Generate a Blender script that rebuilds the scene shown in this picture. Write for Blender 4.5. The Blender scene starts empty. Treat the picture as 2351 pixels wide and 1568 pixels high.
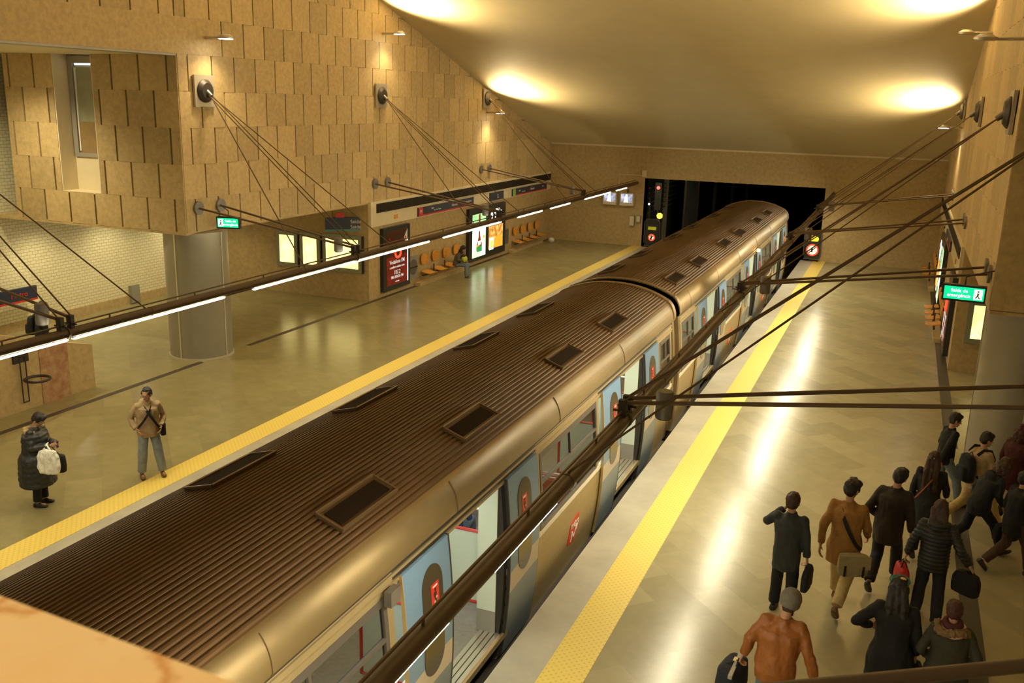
import bpy, bmesh, math, random
from mathutils import Vector, Matrix, Euler, noise as mnoise
random.seed(7)
S = bpy.context.scene
COL = S.collection
# ---------------------------------------------------------------- camera, world, exposure
cam_d = bpy.data.cameras.new('camera'); cam = bpy.data.objects.new('camera', cam_d); COL.objects.link(cam)
yaw, pit, rol, FPX = -0.38567355, 0.25189345, 0.02667774, 2160.14
fw = Vector((math.sin(yaw)*math.cos(pit), math.cos(yaw)*math.cos(pit), -math.sin(pit)))
r0 = Vector((math.cos(yaw), -math.sin(yaw), 0)); u0 = r0.cross(fw)
cr = r0*math.cos(rol)+u0*math.sin(rol); cu = -r0*math.sin(rol)+u0*math.cos(rol)
M = Matrix((cr, cu, -fw)).transposed().to_4x4(); M.translation = Vector((0, 0, 6.8))
cam.matrix_world = M
cam_d.sensor_width = 36; cam_d.lens = FPX/2351*36; cam_d.clip_start = .05; cam_d.clip_end = 300
cam_d.dof.use_dof = True; cam_d.dof.focus_distance = 16; cam_d.dof.aperture_fstop = 7.1
S.camera = cam
S.view_settings.view_transform = 'Standard'; S.view_settings.look = 'None'
S.view_settings.exposure = -0.08; S.view_settings.gamma = 1.0; S.view_settings.use_curve_mapping = False
S.cycles.use_denoising = True
S.cycles.max_bounces = 7; S.cycles.diffuse_bounces = 4; S.cycles.glossy_bounces = 3
S.cycles.transmission_bounces = 4; S.cycles.caustics_reflective = False; S.cycles.caustics_refractive = False
S.cycles.sample_clamp_indirect = 6
W = bpy.data.worlds.new('world'); S.world = W; W.use_nodes = True
W.node_tree.nodes['Background'].inputs[0].default_value = (1.0, .80, .48, 1)
W.node_tree.nodes['Background'].inputs[1].default_value = 0.17
WARM = (1.0, .78, .43); TUBE = (1.0, .87, .58)

# ---------------------------------------------------------------- materials
def _n(nt, t, **kw):
    n = nt.nodes.new(t)
    for k, v in kw.items(): setattr(n, k, v)
    return n
def mat(name, c, rough=.6, metal=0., var=.0, vs=4., bump=0., bs=40., c2=None, spec=.5, detail=4., stretch=None, tone=False, coat=0.):
    m = bpy.data.materials.new(name); m.use_nodes = True; nt = m.node_tree; L = nt.links
    b = nt.nodes['Principled BSDF']
    b.inputs['Base Color'].default_value = (*c, 1); b.inputs['Roughness'].default_value = rough
    b.inputs['Metallic'].default_value = metal; b.inputs['Specular IOR Level'].default_value = spec
    b.inputs['Coat Weight'].default_value = coat
    tc = _n(nt, 'ShaderNodeTexCoord'); src = tc.outputs['Object']
    if stretch:
        mp = _n(nt, 'ShaderNodeMapping'); mp.inputs['Scale'].default_value = stretch
        L.new(src, mp.inputs[0]); src = mp.outputs[0]
    col = None
    if var > 0 or c2:
        nz = _n(nt, 'ShaderNodeTexNoise'); nz.inputs['Scale'].default_value = vs; nz.inputs['Detail'].default_value = detail
        nz.inputs['Roughness'].default_value = .62
        L.new(src, nz.inputs['Vector'])
        rp = _n(nt, 'ShaderNodeMapRange'); rp.inputs[1].default_value = .33; rp.inputs[2].default_value = .67
        L.new(nz.outputs[0], rp.inputs[0])
        mx = _n(nt, 'ShaderNodeMix', data_type='RGBA')
        a = tuple(x*(1-var) for x in c); d = c2 if c2 else tuple(min(1, x*(1+var)) for x in c)
        mx.inputs[6].default_value = (*(c if c2 else a), 1); mx.inputs[7].default_value = (*d, 1)
        L.new(rp.outputs[0], mx.inputs[0]); col = mx.outputs[2]
    if tone:
        at = _n(nt, 'ShaderNodeAttribute', attribute_name='tone')
        mu = _n(nt, 'ShaderNodeMix', data_type='RGBA', blend_type='MULTIPLY'); mu.inputs[0].default_value = 1
        mu.inputs[6].default_value = (*c, 1)
        if col: L.new(col, mu.inputs[6])
        L.new(at.outputs[0], mu.inputs[7]); col = mu.outputs[2]
    if col: L.new(col, b.inputs['Base Color'])
    if bump > 0:
        nb = _n(nt, 'ShaderNodeTexNoise'); nb.inputs['Scale'].default_value = bs; nb.inputs['Detail'].default_value = 3
        L.new(src, nb.inputs['Vector'])
        bp = _n(nt, 'ShaderNodeBump'); bp.inputs['Strength'].default_value = bump; bp.inputs['Distance'].default_value = .02
        L.new(nb.outputs[0], bp.inputs['Height']); L.new(bp.outputs[0], b.inputs['Normal'])
    return m
def emit(name, c, s, c2=None, vs=3.):
    m = bpy.data.materials.new(name); m.use_nodes = True; nt = m.node_tree
    b = nt.nodes['Principled BSDF']; b.inputs['Base Color'].default_value = (*[x*.5 for x in c], 1)
    b.inputs['Emission Color'].default_value = (*c, 1); b.inputs['Emission Strength'].default_value = s
    if c2:
        tc = _n(nt, 'ShaderNodeTexCoord'); nz = _n(nt, 'ShaderNodeTexNoise'); nz.inputs['Scale'].default_value = vs
        nt.links.new(tc.outputs['Object'], nz.inputs['Vector'])
        rp = _n(nt, 'ShaderNodeMapRange'); rp.inputs[1].default_value = .4; rp.inputs[2].default_value = .6
        nt.links.new(nz.outputs[0], rp.inputs[0])
        mx = _n(nt, 'ShaderNodeMix', data_type='RGBA'); mx.inputs[6].default_value = (*c, 1); mx.inputs[7].default_value = (*c2, 1)
        nt.links.new(rp.outputs[0], mx.inputs[0]); nt.links.new(mx.outputs[2], b.inputs['Emission Color'])
    return m
MT = {}
MT['stone'] = mat('limestone', (.475, .345, .165), .7, var=.14, vs=9, bump=.15, bs=60, tone=True, detail=8)
MT['stonew'] = mat('limestone_slab', (.49, .36, .17), .65, var=.14, vs=7, bump=.12, bs=60, detail=8)
MT['teal'] = mat('teal_stripe', (.05, .3, .28), .4)
MT['slot'] = mat('joint_dark', (.05, .035, .02), .9)
MT['cream'] = mat('cream_paint', (.72, .62, .42), .6, var=.03)
MT['ceil'] = mat('ceiling_paint', (.66, .56, .34), .75, var=.03, vs=1)
MT['grey_metal'] = mat('column_cladding', (.33, .30, .235), .38, metal=.35, var=.03, vs=2)
MT['seam'] = mat('column_seam', (.68, .62, .5), .3, metal=.5)
MT['brown_paint'] = mat('brown_paint', (.095, .058, .034), .45, var=.06, vs=3)
MT['cable'] = mat('steel_cable', (.12, .075, .04), .5, metal=.4)
MT['iron'] = mat('dark_iron', (.05, .04, .032), .5, metal=.4)
MT['anchor'] = mat('anchor_steel', (.20, .18, .16), .45, metal=.5, var=.1)
MT['lampglass'] = mat('uplight_housing', (.45, .4, .32), .35, metal=.5)
MT['blackf'] = mat('black_frame', (.02, .022, .022), .35)
MT['navy'] = mat('navy_sign', (.02, .025, .055), .4)
MT['red'] = mat('red_paint', (.62, .03, .02), .4)
MT['green'] = mat('green_paint', (.25, .5, .1), .4)
MT['white'] = mat('white_paint', (.85, .83, .78), .5)
MT['bench'] = mat('bench_plywood', (.72, .33, .05), .4, var=.15, vs=6, stretch=(1, 1, 6))
MT['concrete'] = mat('concrete_edge', (.46, .42, .33), .45, var=.14, vs=1.2, detail=8, bump=.04)
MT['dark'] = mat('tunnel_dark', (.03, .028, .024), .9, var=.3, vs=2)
MT['rail'] = mat('rail_steel', (.25, .2, .15), .35, metal=.8)
MT['grate'] = mat('floor_strip', (.06, .048, .033), .5, var=.15, vs=30)
MT['marble_red'] = mat('red_marble', (.50, .34, .18), .5, vs=5, c2=(.34, .14, .07), detail=10, bump=.05)
def veined(name, c, c2, vein):
    m = mat(name, c, .35, vs=3, c2=c2, detail=10); nt = m.node_tree; L = nt.links; b = nt.nodes['Principled BSDF']
    tc = _n(nt, 'ShaderNodeTexCoord'); nz = _n(nt, 'ShaderNodeTexNoise'); nz.inputs['Scale'].default_value = 7; nz.inputs['Detail'].default_value = 6; L.new(tc.outputs['Object'], nz.inputs['Vector'])
    a = _n(nt, 'ShaderNodeVectorMath', operation='MULTIPLY_ADD'); a.inputs[1].default_value = (.5, .5, .5); L.new(nz.outputs[1], a.inputs[0]); L.new(tc.outputs['Object'], a.inputs[2])
    v = _n(nt, 'ShaderNodeTexVoronoi', feature='DISTANCE_TO_EDGE'); v.inputs['Scale'].default_value = 3.2; L.new(a.outputs[0], v.inputs['Vector'])
    r = _n(nt, 'ShaderNodeMapRange'); r.inputs[2].default_value = .07; r.inputs[3].default_value = .9; r.inputs[4].default_value = 0; L.new(v.outputs[0], r.inputs[0])
    src = b.inputs['Base Color'].links[0].from_socket; mx = _n(nt, 'ShaderNodeMix', data_type='RGBA'); L.new(src, mx.inputs[6]); mx.inputs[7].default_value = (*vein, 1); L.new(r.outputs[0], mx.inputs[0]); L.new(mx.outputs[2], b.inputs['Base Color'])
    return m
MT['marble_or'] = veined('parapet_marble', (.90, .56, .25), (.92, .66, .36), (.66, .28, .08))
MT['mesh_grey'] = mat('steel_plate', (.36, .34, .30), .45, metal=.3)
MT['tube_light'] = emit('fluorescent', (1, .90, .60), 60)
MT['tube_light_bright'] = emit('fluorescent_bright', (1, .90, .62), 160)
MT['lit_panel'] = emit('lit_map', (1, .90, .38), 1.9, (1, .74, .22), 2.0)
MT['screen'] = emit('screen', (.55, .6, .8), 1.1, (.12, .14, .2), 4)
MT['white_e'] = emit('white_light', (1, .97, .9), 2.2)
MT['green_e'] = emit('exit_green', (.0, .62, .25), 1.5)
MT['red_e'] = emit('signal_red', (1, .03, .02), 14)
MT['yel_e'] = emit('signal_yellow', (1, .85, .05), 3)
MT['amber_e'] = emit('amber_lamp', (1, .5, .1), 10)
MT['blue_e'] = emit('signal_blue', (.15, .25, 1), 8)
MT['rede'] = emit('ring_red', (.9, .10, .04), 1.0)

# brick like patterns
def brickmat(name, c1, c2, mortar, bw, bh, ms, rot=(0, 0, 0), rough=.3, offset=.5, bumpd=.0, noise=.1, nvs=3., spec=.5, axes='xy'):
    m = bpy.data.materials.new(name); m.use_nodes = True; nt = m.node_tree; L = nt.links; b = nt.nodes['Principled BSDF']
    tc = _n(nt, 'ShaderNodeTexCoord'); sp = _n(nt, 'ShaderNodeSeparateXYZ'); cb = _n(nt, 'ShaderNodeCombineXYZ')
    L.new(tc.outputs['Object'], sp.inputs[0])
    i = {'x': 0, 'y': 1, 'z': 2}
    L.new(sp.outputs[i[axes[0]]], cb.inputs[0]); L.new(sp.outputs[i[axes[1]]], cb.inputs[1])
    mp = _n(nt, 'ShaderNodeMapping'); mp.inputs['Rotation'].default_value = rot; L.new(cb.outputs[0], mp.inputs[0])
    br = _n(nt, 'ShaderNodeTexBrick', offset=offset); br.inputs['Scale'].default_value = 1
    br.inputs['Brick Width'].default_value = bw; br.inputs['Row Height'].default_value = bh; br.inputs['Mortar Size'].default_value = ms
    br.inputs['Color1'].default_value = (*c1, 1); br.inputs['Color2'].default_value = (*c2, 1); br.inputs['Mortar'].default_value = (*mortar, 1)
    L.new(mp.outputs[0], br.inputs[0])
    nz = _n(nt, 'ShaderNodeTexNoise'); nz.inputs['Scale'].default_value = nvs; nz.inputs['Detail'].default_value = 9; nz.inputs['Roughness'].default_value = .65
    L.new(tc.outputs['Object'], nz.inputs['Vector'])
    mr = _n(nt, 'ShaderNodeMapRange'); mr.inputs[1].default_value = .3; mr.inputs[2].default_value = .7
    mr.inputs[3].default_value = 1-noise; mr.inputs[4].default_value = 1+noise; L.new(nz.outputs[0], mr.inputs[0])
    mu = _n(nt, 'ShaderNodeMix', data_type='RGBA', blend_type='MULTIPLY'); mu.inputs[0].default_value = 1
    L.new(br.outputs[0], mu.inputs[6]); L.new(mr.outputs[0], mu.inputs[7]); L.new(mu.outputs[2], b.inputs['Base Color'])
    rr = _n(nt, 'ShaderNodeMapRange'); rr.inputs[1].default_value = .3; rr.inputs[2].default_value = .7
    rr.inputs[3].default_value = rough*.93; rr.inputs[4].default_value = rough*1.08; L.new(nz.outputs[0], rr.inputs[0])
    L.new(rr.outputs[0], b.inputs['Roughness']); b.inputs['Specular IOR Level'].default_value = spec
    if bumpd > 0:
        bp = _n(nt, 'ShaderNodeBump'); bp.inputs['Strength'].default_value = 1; bp.inputs['Distance'].default_value = bumpd; bp.invert = True
        L.new(br.outputs[1], bp.inputs['Height']); L.new(bp.outputs[0], b.inputs['Normal'])
    return m
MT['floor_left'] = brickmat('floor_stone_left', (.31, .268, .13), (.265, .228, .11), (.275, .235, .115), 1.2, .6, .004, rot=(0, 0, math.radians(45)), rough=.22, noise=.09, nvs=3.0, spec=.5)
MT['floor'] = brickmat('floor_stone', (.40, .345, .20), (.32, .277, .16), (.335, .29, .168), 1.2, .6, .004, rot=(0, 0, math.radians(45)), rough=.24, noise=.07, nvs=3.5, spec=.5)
MT['tiles'] = brickmat('glazed_wall_tile', (.82, .76, .52), (.78, .71, .46), (.56, .47, .27), .19, .092, .008, rough=.25, bumpd=.004, noise=.03, axes='yz')
def dotmat(name, c, cd, pitch, r):
    m = bpy.data.materials.new(name); m.use_nodes = True; nt = m.node_tree; L = nt.links; b = nt.nodes['Principled BSDF']
    tc = _n(nt, 'ShaderNodeTexCoord'); v = _n(nt, 'ShaderNodeTexVoronoi'); v.inputs['Randomness'].default_value = 0; v.inputs['Scale'].default_value = 1/pitch
    mp = _n(nt, 'ShaderNodeMapping'); mp.inputs['Rotation'].default_value = (0, 0, math.radians(45)); L.new(tc.outputs['Object'], mp.inputs[0])
    v.voronoi_dimensions = '2D'
    L.new(mp.outputs[0], v.inputs['Vector']); lt = _n(nt, 'ShaderNodeMath', operation='LESS_THAN'); lt.inputs[1].default_value = r
    L.new(v.outputs[0], lt.inputs[0]); mx = _n(nt, 'ShaderNodeMix', data_type='RGBA')
    mx.inputs[6].default_value = (*c, 1); mx.inputs[7].default_value = (*cd, 1); L.new(lt.outputs[0], mx.inputs[0])
    L.new(mx.outputs[2], b.inputs['Base Color']); b.inputs['Roughness'].default_value = .45
    return m
MT['yellow'] = dotmat('tactile_yellow', (.84, .64, .15), (.74, .50, .06), .07, .22)

# ---------------------------------------------------------------- mesh helpers
class MB:
    def __init__(s): s.v = []; s.f = []; s.m = []; s.t = []
    def add(s, vs, fs, mi=0, tone=1.):
        o = len(s.v); s.v += [tuple(v) for v in vs]
        for f in fs: s.f.append(tuple(i+o for i in f)); s.m.append(mi); s.t.append(tone)
        return s
    def box(s, x0, x1, y0, y1, z0, z1, mi=0, tone=1.):
        vs = [(x, y, z) for z in (z0, z1) for y in (y0, y1) for x in (x0, x1)]
        return s.add(vs, [(0, 2, 3, 1), (4, 5, 7, 6), (0, 1, 5, 4), (2, 6, 7, 3), (0, 4, 6, 2), (1, 3, 7, 5)], mi, tone)
    def quad(s, a, b, c, d, mi=0): return s.add([a, b, c, d], [(0, 1, 2, 3)], mi)
    def loft(s, rings, mi=0, cap=True, closed=True):
        n = len(rings[0]); o = len(s.v); vs = [p for r in rings for p in r]; fs = []
        for i in range(len(rings)-1):
            for j in range(n if closed else n-1):
                k = (j+1) % n; fs.append((i*n+j, i*n+k, (i+1)*n+k, (i+1)*n+j))
        if cap: fs.append(tuple(range(n-1, -1, -1))); fs.append(tuple((len(rings)-1)*n+j for j in range(n)))
        return s.add(vs, fs, mi)
    def tube(s, pts, r, n=10, mi=0):
        pts = [Vector(p) for p in pts]; rs = r if isinstance(r, (list, tuple)) else [r]*len(pts); rings = []
        up = None
        for i, p in enumerate(pts):
            d = (pts[min(i+1, len(pts)-1)]-pts[max(i-1, 0)]).normalized()
            if up is None: up = d.orthogonal().normalized()
            up = (up-d*up.dot(d)).normalized(); w = d.cross(up)
            rings.append([p+(up*math.cos(a)+w*math.sin(a))*rs[i] for a in [2*math.pi*k/n for k in range(n)]])
        return s.loft(rings, mi)
    def disc(s, c, nrm, r, th=.02, n=24, mi=0):
        c = Vector(c); d = Vector(nrm).normalized(); return s.tube([c, c+d*th], r, n, mi)
    def prism(s, poly, th, mi=0):   # poly: list of 3D points, th: vector
        n = len(poly); th = Vector(th); a = [Vector(p) for p in poly]
        return s.loft([a, [p+th for p in a]], mi)
    def torus(s, c, ax, R, r, n=28, m=8, a0=0, a1=2*math.pi, mi=0):
        c = Vector(c); ax = Vector(ax).normalized(); e = ax.orthogonal().normalized(); w = ax.cross(e); rings = []
        full = abs(a1-a0-2*math.pi) < 1e-4; k = n if full else n+1
        for i in range(k):
            a = a0+(a1-a0)*i/n; d = e*math.cos(a)+w*math.sin(a)
            rings.append([c+d*(R+r*math.cos(b))+ax*r*math.sin(b) for b in [2*math.pi*j/m for j in range(m)]])
        if full: rings.append(rings[0])
        return s.loft(rings, mi, cap=not full)
    def build(s, name, mats, parent=None, loc=(0, 0, 0), rot=(0, 0, 0), smooth=False, recalc=True):
        me = bpy.data.meshes.new(name); me.from_pydata(s.v, [], s.f)
        if not isinstance(mats, (list, tuple)): mats = [mats]
        for m in mats: me.materials.append(MT[m] if isinstance(m, str) else m)
        me.polygons.foreach_set('material_index', s.m)
        if any(t != 1. for t in s.t):
            at = me.attributes.new('tone', 'FLOAT_COLOR', 'FACE')
            for i, t in enumerate(s.t): at.data[i].color = (t, t, t, 1)
        elif any(isinstance(m, str) and m == 'stone' for m in mats):
            at = me.attributes.new('tone', 'FLOAT_COLOR', 'FACE')
            for i in range(len(s.f)): at.data[i].color = (1, 1, 1, 1)
        if recalc:
            bm = bmesh.new(); bm.from_mesh(me); bmesh.ops.recalc_face_normals(bm, faces=bm.faces); bm.to_mesh(me); bm.free()
        if smooth:
            me.polygons.foreach_set('use_smooth', [True]*len(me.polygons)); me.set_sharp_from_angle(angle=math.radians(40))
        o = bpy.data.objects.new(name, me); COL.objects.link(o); o.location = loc; o.rotation_euler = rot
        if parent: o.parent = parent
        return o
def tag(o, label=None, cat=None, group=None, kind=None):
    for k, v in (('label', label), ('category', cat), ('group', group), ('kind', kind)):
        if v: o[k] = v
    return o
def thing(name, label, cat, loc=(0, 0, 0), rotz=0, group=None):
    o = bpy.data.objects.new(name, None); COL.objects.link(o); o.location = loc; o.rotation_euler = (0, 0, rotz); o.empty_display_size = .1
    return tag(o, label, cat, group)
def struct(mb, name, mats, **k): return tag(mb.build(name, mats, **k), kind='structure')
def copy_tree(o, parent=None):
    c = o.copy(); COL.objects.link(c); c.parent = parent
    for ch in list(o.children): copy_tree(ch, c)
    return c
def text(body, size, name, m, parent, loc, rot, ext=.004, align='CENTER', bold=0., sx=1.):
    cu = bpy.data.curves.new(name, 'FONT'); cu.body = body; cu.size = size; cu.extrude = ext; cu.align_x = align; cu.align_y = 'CENTER'; cu.offset = bold
    cu.resolution_u = 3
    o = bpy.data.objects.new(name, cu); COL.objects.link(o)
    me = bpy.data.meshes.new_from_object(o.evaluated_get(bpy.context.evaluated_depsgraph_get()))
    COL.objects.unlink(o); bpy.data.objects.remove(o)
    me.materials.clear(); me.materials.append(MT[m]); me.name = name
    t = bpy.data.objects.new(name, me); COL.objects.link(t); t.location = loc; t.rotation_euler = rot; t.scale = (sx, 1, 1)
    if parent: t.parent = parent
    return t
ROT_L = (math.pi/2, 0, math.pi/2)      # text on a wall facing +x, reading along +y
ROT_R = (math.pi/2, 0, -math.pi/2)     # on a wall facing -x
ROT_E = (math.pi/2, 0, 0)              # facing -y

XL, XR, YE = -16.33, 1.70, 44.7        # wall planes
EL, ER = -11.10, -3.95                 # platform edges
CEIL = lambda y: 9.79-.302*(y-28)

# ================================================================= structure
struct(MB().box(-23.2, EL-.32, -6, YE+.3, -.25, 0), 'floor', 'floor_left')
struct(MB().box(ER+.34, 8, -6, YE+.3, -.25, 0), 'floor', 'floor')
for i, (a, b) in enumerate(((EL-.32, EL), (ER, ER+.34))):
    struct(MB().box(a, b, -6, YE+(0), -1.25, 0), 'trim_%d' % (i+1), 'concrete')
struct(MB().box(EL-.32-.52, EL-.32, -6, YE, 0, .004), 'trim_3', 'yellow')
struct(MB().box(ER+.56-.0, ER+.56+.53, -6, YE, 0, .004), 'trim_4', 'yellow')
struct(MB().box(ER+.34, ER+.56, -6, YE, 0, .003), 'trim_5', 'concrete')
# dark channels in the platform floor in line with the walls
struct(MB().box(-16.33, -16.17, -2, 18.7, 0, .004).box(-16.33, -16.17, 20.6, YE, 0, .004), 'trim_6', 'grate')
struct(MB().box(1.45, 1.70, -2, 17.6, 0, .004).box(1.45, 1.70, 20.6, YE, 0, .004), 'trim_7', 'grate')
# track bed
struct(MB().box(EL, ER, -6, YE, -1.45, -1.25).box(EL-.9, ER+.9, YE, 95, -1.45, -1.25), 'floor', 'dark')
for x in (-9.9, -8.47, -6.23, -4.8):
    tag(MB().box(x-.035, x+.035, -4, 85, -1.25, -1.14).build('track_rail', 'rail'), 'steel running rail in the dark track bed beside the train', 'rail', 'steel running rails on the track bed')
# ceiling slab (sloping down to the tunnel mouth)
yb = 2.0
c = MB(); c.add([(XL-.3, yb, CEIL(yb)), (XR+.3, yb, CEIL(yb)), (XR+.3, YE+.1, CEIL(YE)), (XL-.3, YE+.1, CEIL(YE)),
                 (XL-.3, yb, CEIL(yb)+.4), (XR+.3, yb, CEIL(yb)+.4), (XR+.3, YE+.1, CEIL(YE)+.4), (XL-.3, YE+.1, CEIL(YE)+.4)],
                [(0, 1, 2, 3), (4, 5, 6, 7), (0, 1, 5, 4), (1, 2, 6, 5), (2, 3, 7, 6), (3, 0, 4, 7)])
struct(c, 'ceiling', 'ceil')
# block clad walls: real stone blocks with open vertical joints, cut by the ceiling slope
ZR = [3.36, 4.18, 5.03, 5.91, 6.78, 7.65, 8.50, 9.36, 10.22, 11.08, 11.94, 12.8, 13.66, 14.5]
BW = .868
def block_wall(name, x, out, y0, y1, z0, skip=None):
    m = MB(); rnd = random.Random(3)
    for k in range(len(ZR)-1):
        za, zb = ZR[k], ZR[k+1]
        if za < z0-.01: continue
        off = 20.17+(BW/2 if k % 2 == 0 else 0)
        j0 = int(math.floor((y0-off)/BW))
        for j in range(j0, int((y1-off)/BW)+2):
            ya, yc = max(y0, off+j*BW), min(y1, off+(j+1)*BW)
            if yc-ya < .03: continue
            if skip and skip(ya, yc, za, zb): continue
            g = .033; t = .86+.26*rnd.random(); d = .03
            ca, cb2 = CEIL(ya)+.05, CEIL(yc)+.05
            if za > ca: continue
            A = [(x, ya+g), (x, yc-g)]
            z1a, z1b = min(zb-.002, ca), min(zb-.002, cb2)
            if z1b < za: z1b = za+.001
            X0, X1, X2 = x-out*.05, x+out*.012, x+out*.03   # each slab stands slightly proud at one end
            vs = [(X0, ya+g, za), (X0, yc-g, za), (X0, yc-g, z1b), (X0, ya+g, z1a), (X1, ya+g, za), (X2, yc-g, za), (X2, yc-g, z1b), (X1, ya+g, z1a)]
            m.add(vs, [(4, 5, 6, 7), (0, 4, 7, 3), (1, 2, 6, 5), (3, 7, 6, 2), (0, 1, 5, 4)], 0, t)
    return m
# left: plain band above the lobby opening and slab backing
plain = lambda ya, yc, za, zb: (7.6 < za < 8.4 and ya < 19.5)
m = block_wall('w', XL, 1, 18.5, YE, 3.3, plain)
for k in range(6, len(ZR)-1):   # rows above the opening toward the camera
    pass
m2 = block_wall('w', XL, 1, 4.0, 18.5, 8.4)
m.add(m2.v, m2.f, 0); m.t[-len(m2.f):] = m2.t
m.box(XL-.05, XL+.02, 3, 20.15, 7.65, 8.5, 0, 1.0)
struct(m, 'wall_left_cladding', 'stone', recalc=False)
b = MB().box(XL-.5, XL-.045, 18.5+.05, YE, 3.36, 9.8).box(XL-.5, XL-.045, 3, 26, 7.66, 14)
struct(b, 'wall_left', 'slot')
struct(MB().box(XL-.5, XL, 27.2, YE, 0, 3.36), 'wall_left_lower', 'stonew')
# box volume over the lobby: face at y = 18.5
bx = MB(); rnd = random.Random(5)
for k in range(5):
    za, zb = ZR[k], ZR[k+1]
    if k == 4: zb = 7.62
    off = -16.33-(.30 if k % 2 == 0 else .74)
    edges = [XL]+[off-j*BW for j in range(8)]
    edges = [e for e in edges if e > -22.05]+[-22.05]
    for i in range(len(edges)-1):
        xb, xa = edges[i], edges[i+1]
        parts = [(xa, xb)]
        if k >= 1:
            parts = []
            if xb > -19.02: parts.append((max(xa, -19.02), xb))
            if xa < -20.3: parts.append((xa, min(xb, -20.3)))
        for (pa, pb) in parts:
            if pb-pa < .03: continue
            g = .033; t = .86+.26*rnd.random()
            vs = [(pa+g, 18.56, za), (pb-g if i else pb, 18.56, za), (pb-g if i else pb, 18.56, zb-.002), (pa+g, 18.56, zb-.002)]
            vs += [(v[0], 18.5-(.012 if q in (0, 3) else .0), v[2]) for q, v in enumerate(vs)]
            bx.add(vs, [(4, 5, 6, 7), (0, 4, 7, 3), (1, 2, 6, 5), (3, 7, 6, 2), (0, 1, 5, 4)], 0, t)
struct(bx, 'wall_bridge_face', 'stone', recalc=False)
wl = MB().box(-22.05, -20.3, 18.56, 27.2, 3.36, 7.62).box(-19.02, XL-.05, 18.56, 27.2, 3.36, 7.62).box(-20.3, -19.02, 18.56, 27.2, 3.36, 4.18)
struct(wl, 'wall_bridge', 'slot')
struct(MB().box(-20.3, -19.02, 19.0, 19.1, 4.18, 5.05).box(-20.32, -20.29, 18.5, 19.1, 4.18, 7.62).box(-19.04, -19.0, 18.52, 19.1, 4.18, 7.62).box(-20.3, -19.02, 18.5, 19.1, 4.15, 4.185), 'trim_8', 'cream')
struct(MB().box(-22.9, XL, 18.5, 27.2, 3.30, 3.37), 'ceiling_lobby', 'stonew')
# window in the recess
wf = MB(); y = 18.95
wf.box(-20.27, -20.12, y, y+.1, 5.05, 7.6).box(-19.09, -19.04, y, y+.1, 5.05, 7.6).box(-20.12, -19.09, y, y+.1, 5.05, 5.15).box(-20.12, -19.09, y, y+.1, 7.42, 7.6)
w1 = struct(wf, 'window_1', 'mesh_grey')
MT['winglass'] = mat('dusty_glass', (.32, .33, .24), .25, var=.1, vs=3)
MT['winboard'] = mat('brown_board', (.30, .20, .08), .6, var=.1)
MB().box(-20.12, -19.09, y+.05, y+.07, 5.95, 7.35).build('pane', 'winglass', w1)
MB().box(-20.12, -19.09, y+.05, y+.07, 5.15, 5.95).build('lower_board', 'winboard', w1)
MB().box(-20.06, -19.12, y+.03, y+.05, 7.36, 7.41).build('lit_edge', 'white_e', w1)
MB().box(-20.09, -20.05, y+.02, y+.05, 5.2, 7.3).build('side_frame', 'white', w1)
# lobby: tiled wall, return wall, soffit
struct(MB().box(-23.2, -22.9, -4, 27.4, .28, 9), 'wall_lobby', 'tiles')
struct(MB().box(-23.2, -22.87, -4, 27.2, 0, .28), 'baseboard_lobby', 'stonew')
struct(MB().box(-23.2, XL-.5, 27.2, 27.7, 0, 3.36), 'wall_return_left', 'stonew')
struct(MB().box(-23.2, XL-.45, -2, 27.4, 7.62, 7.8), 'ceiling_soffit', 'cream')
struct(MB().box(XL-.5, XL+.0, 2, 19.7, 7.60, 7.66), 'trim_9', 'mesh_grey')
# right side, mirrored
mr = block_wall('w', XR, -1, 18.5, YE, 3.3)
m3 = block_wall('w', XR, -1, 6.0, 18.5, 7.6)
mr.add(m3.v, m3.f, 0); mr.t[-len(m3.f):] = m3.t
struct(mr, 'wall_right_cladding', 'stone', recalc=False)
struct(MB().box(XR+.045, XR+.5, 18.55, YE, 3.36, 9.8).box(XR+.045, XR+.5, 6, 26, 7.66, 14), 'wall_right', 'slot')
struct(MB().box(XR, XR+.5, 27.2, YE, 0, 3.36), 'wall_right_lower', 'stonew')
struct(MB().box(XR+.5, 8, 27.2, 27.7, 0, 3.36), 'wall_return_right', 'stonew')
struct(MB().box(XR, 8, 18.5, 18.6, 3.36, 7.65).box(XR, 8, 18.5, 27.2, 3.30, 3.37), 'wall_bridge_right', 'stonew')
struct(MB().box(7.9, 8.2, -4, 27.4, 0, 9), 'wall_lobby_right', 'tiles')
struct(MB().box(XR+.5, 8.2, -2, 18.5, 7.62, 7.8), 'ceiling_shade_slab_right', 'cream')  # unseen slab added to keep light off the right lobby floor
struct(MB().box(XR, XR+.5, -2, 18.5, 7.60, 7.66), 'trim_11', 'mesh_grey')
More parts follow.
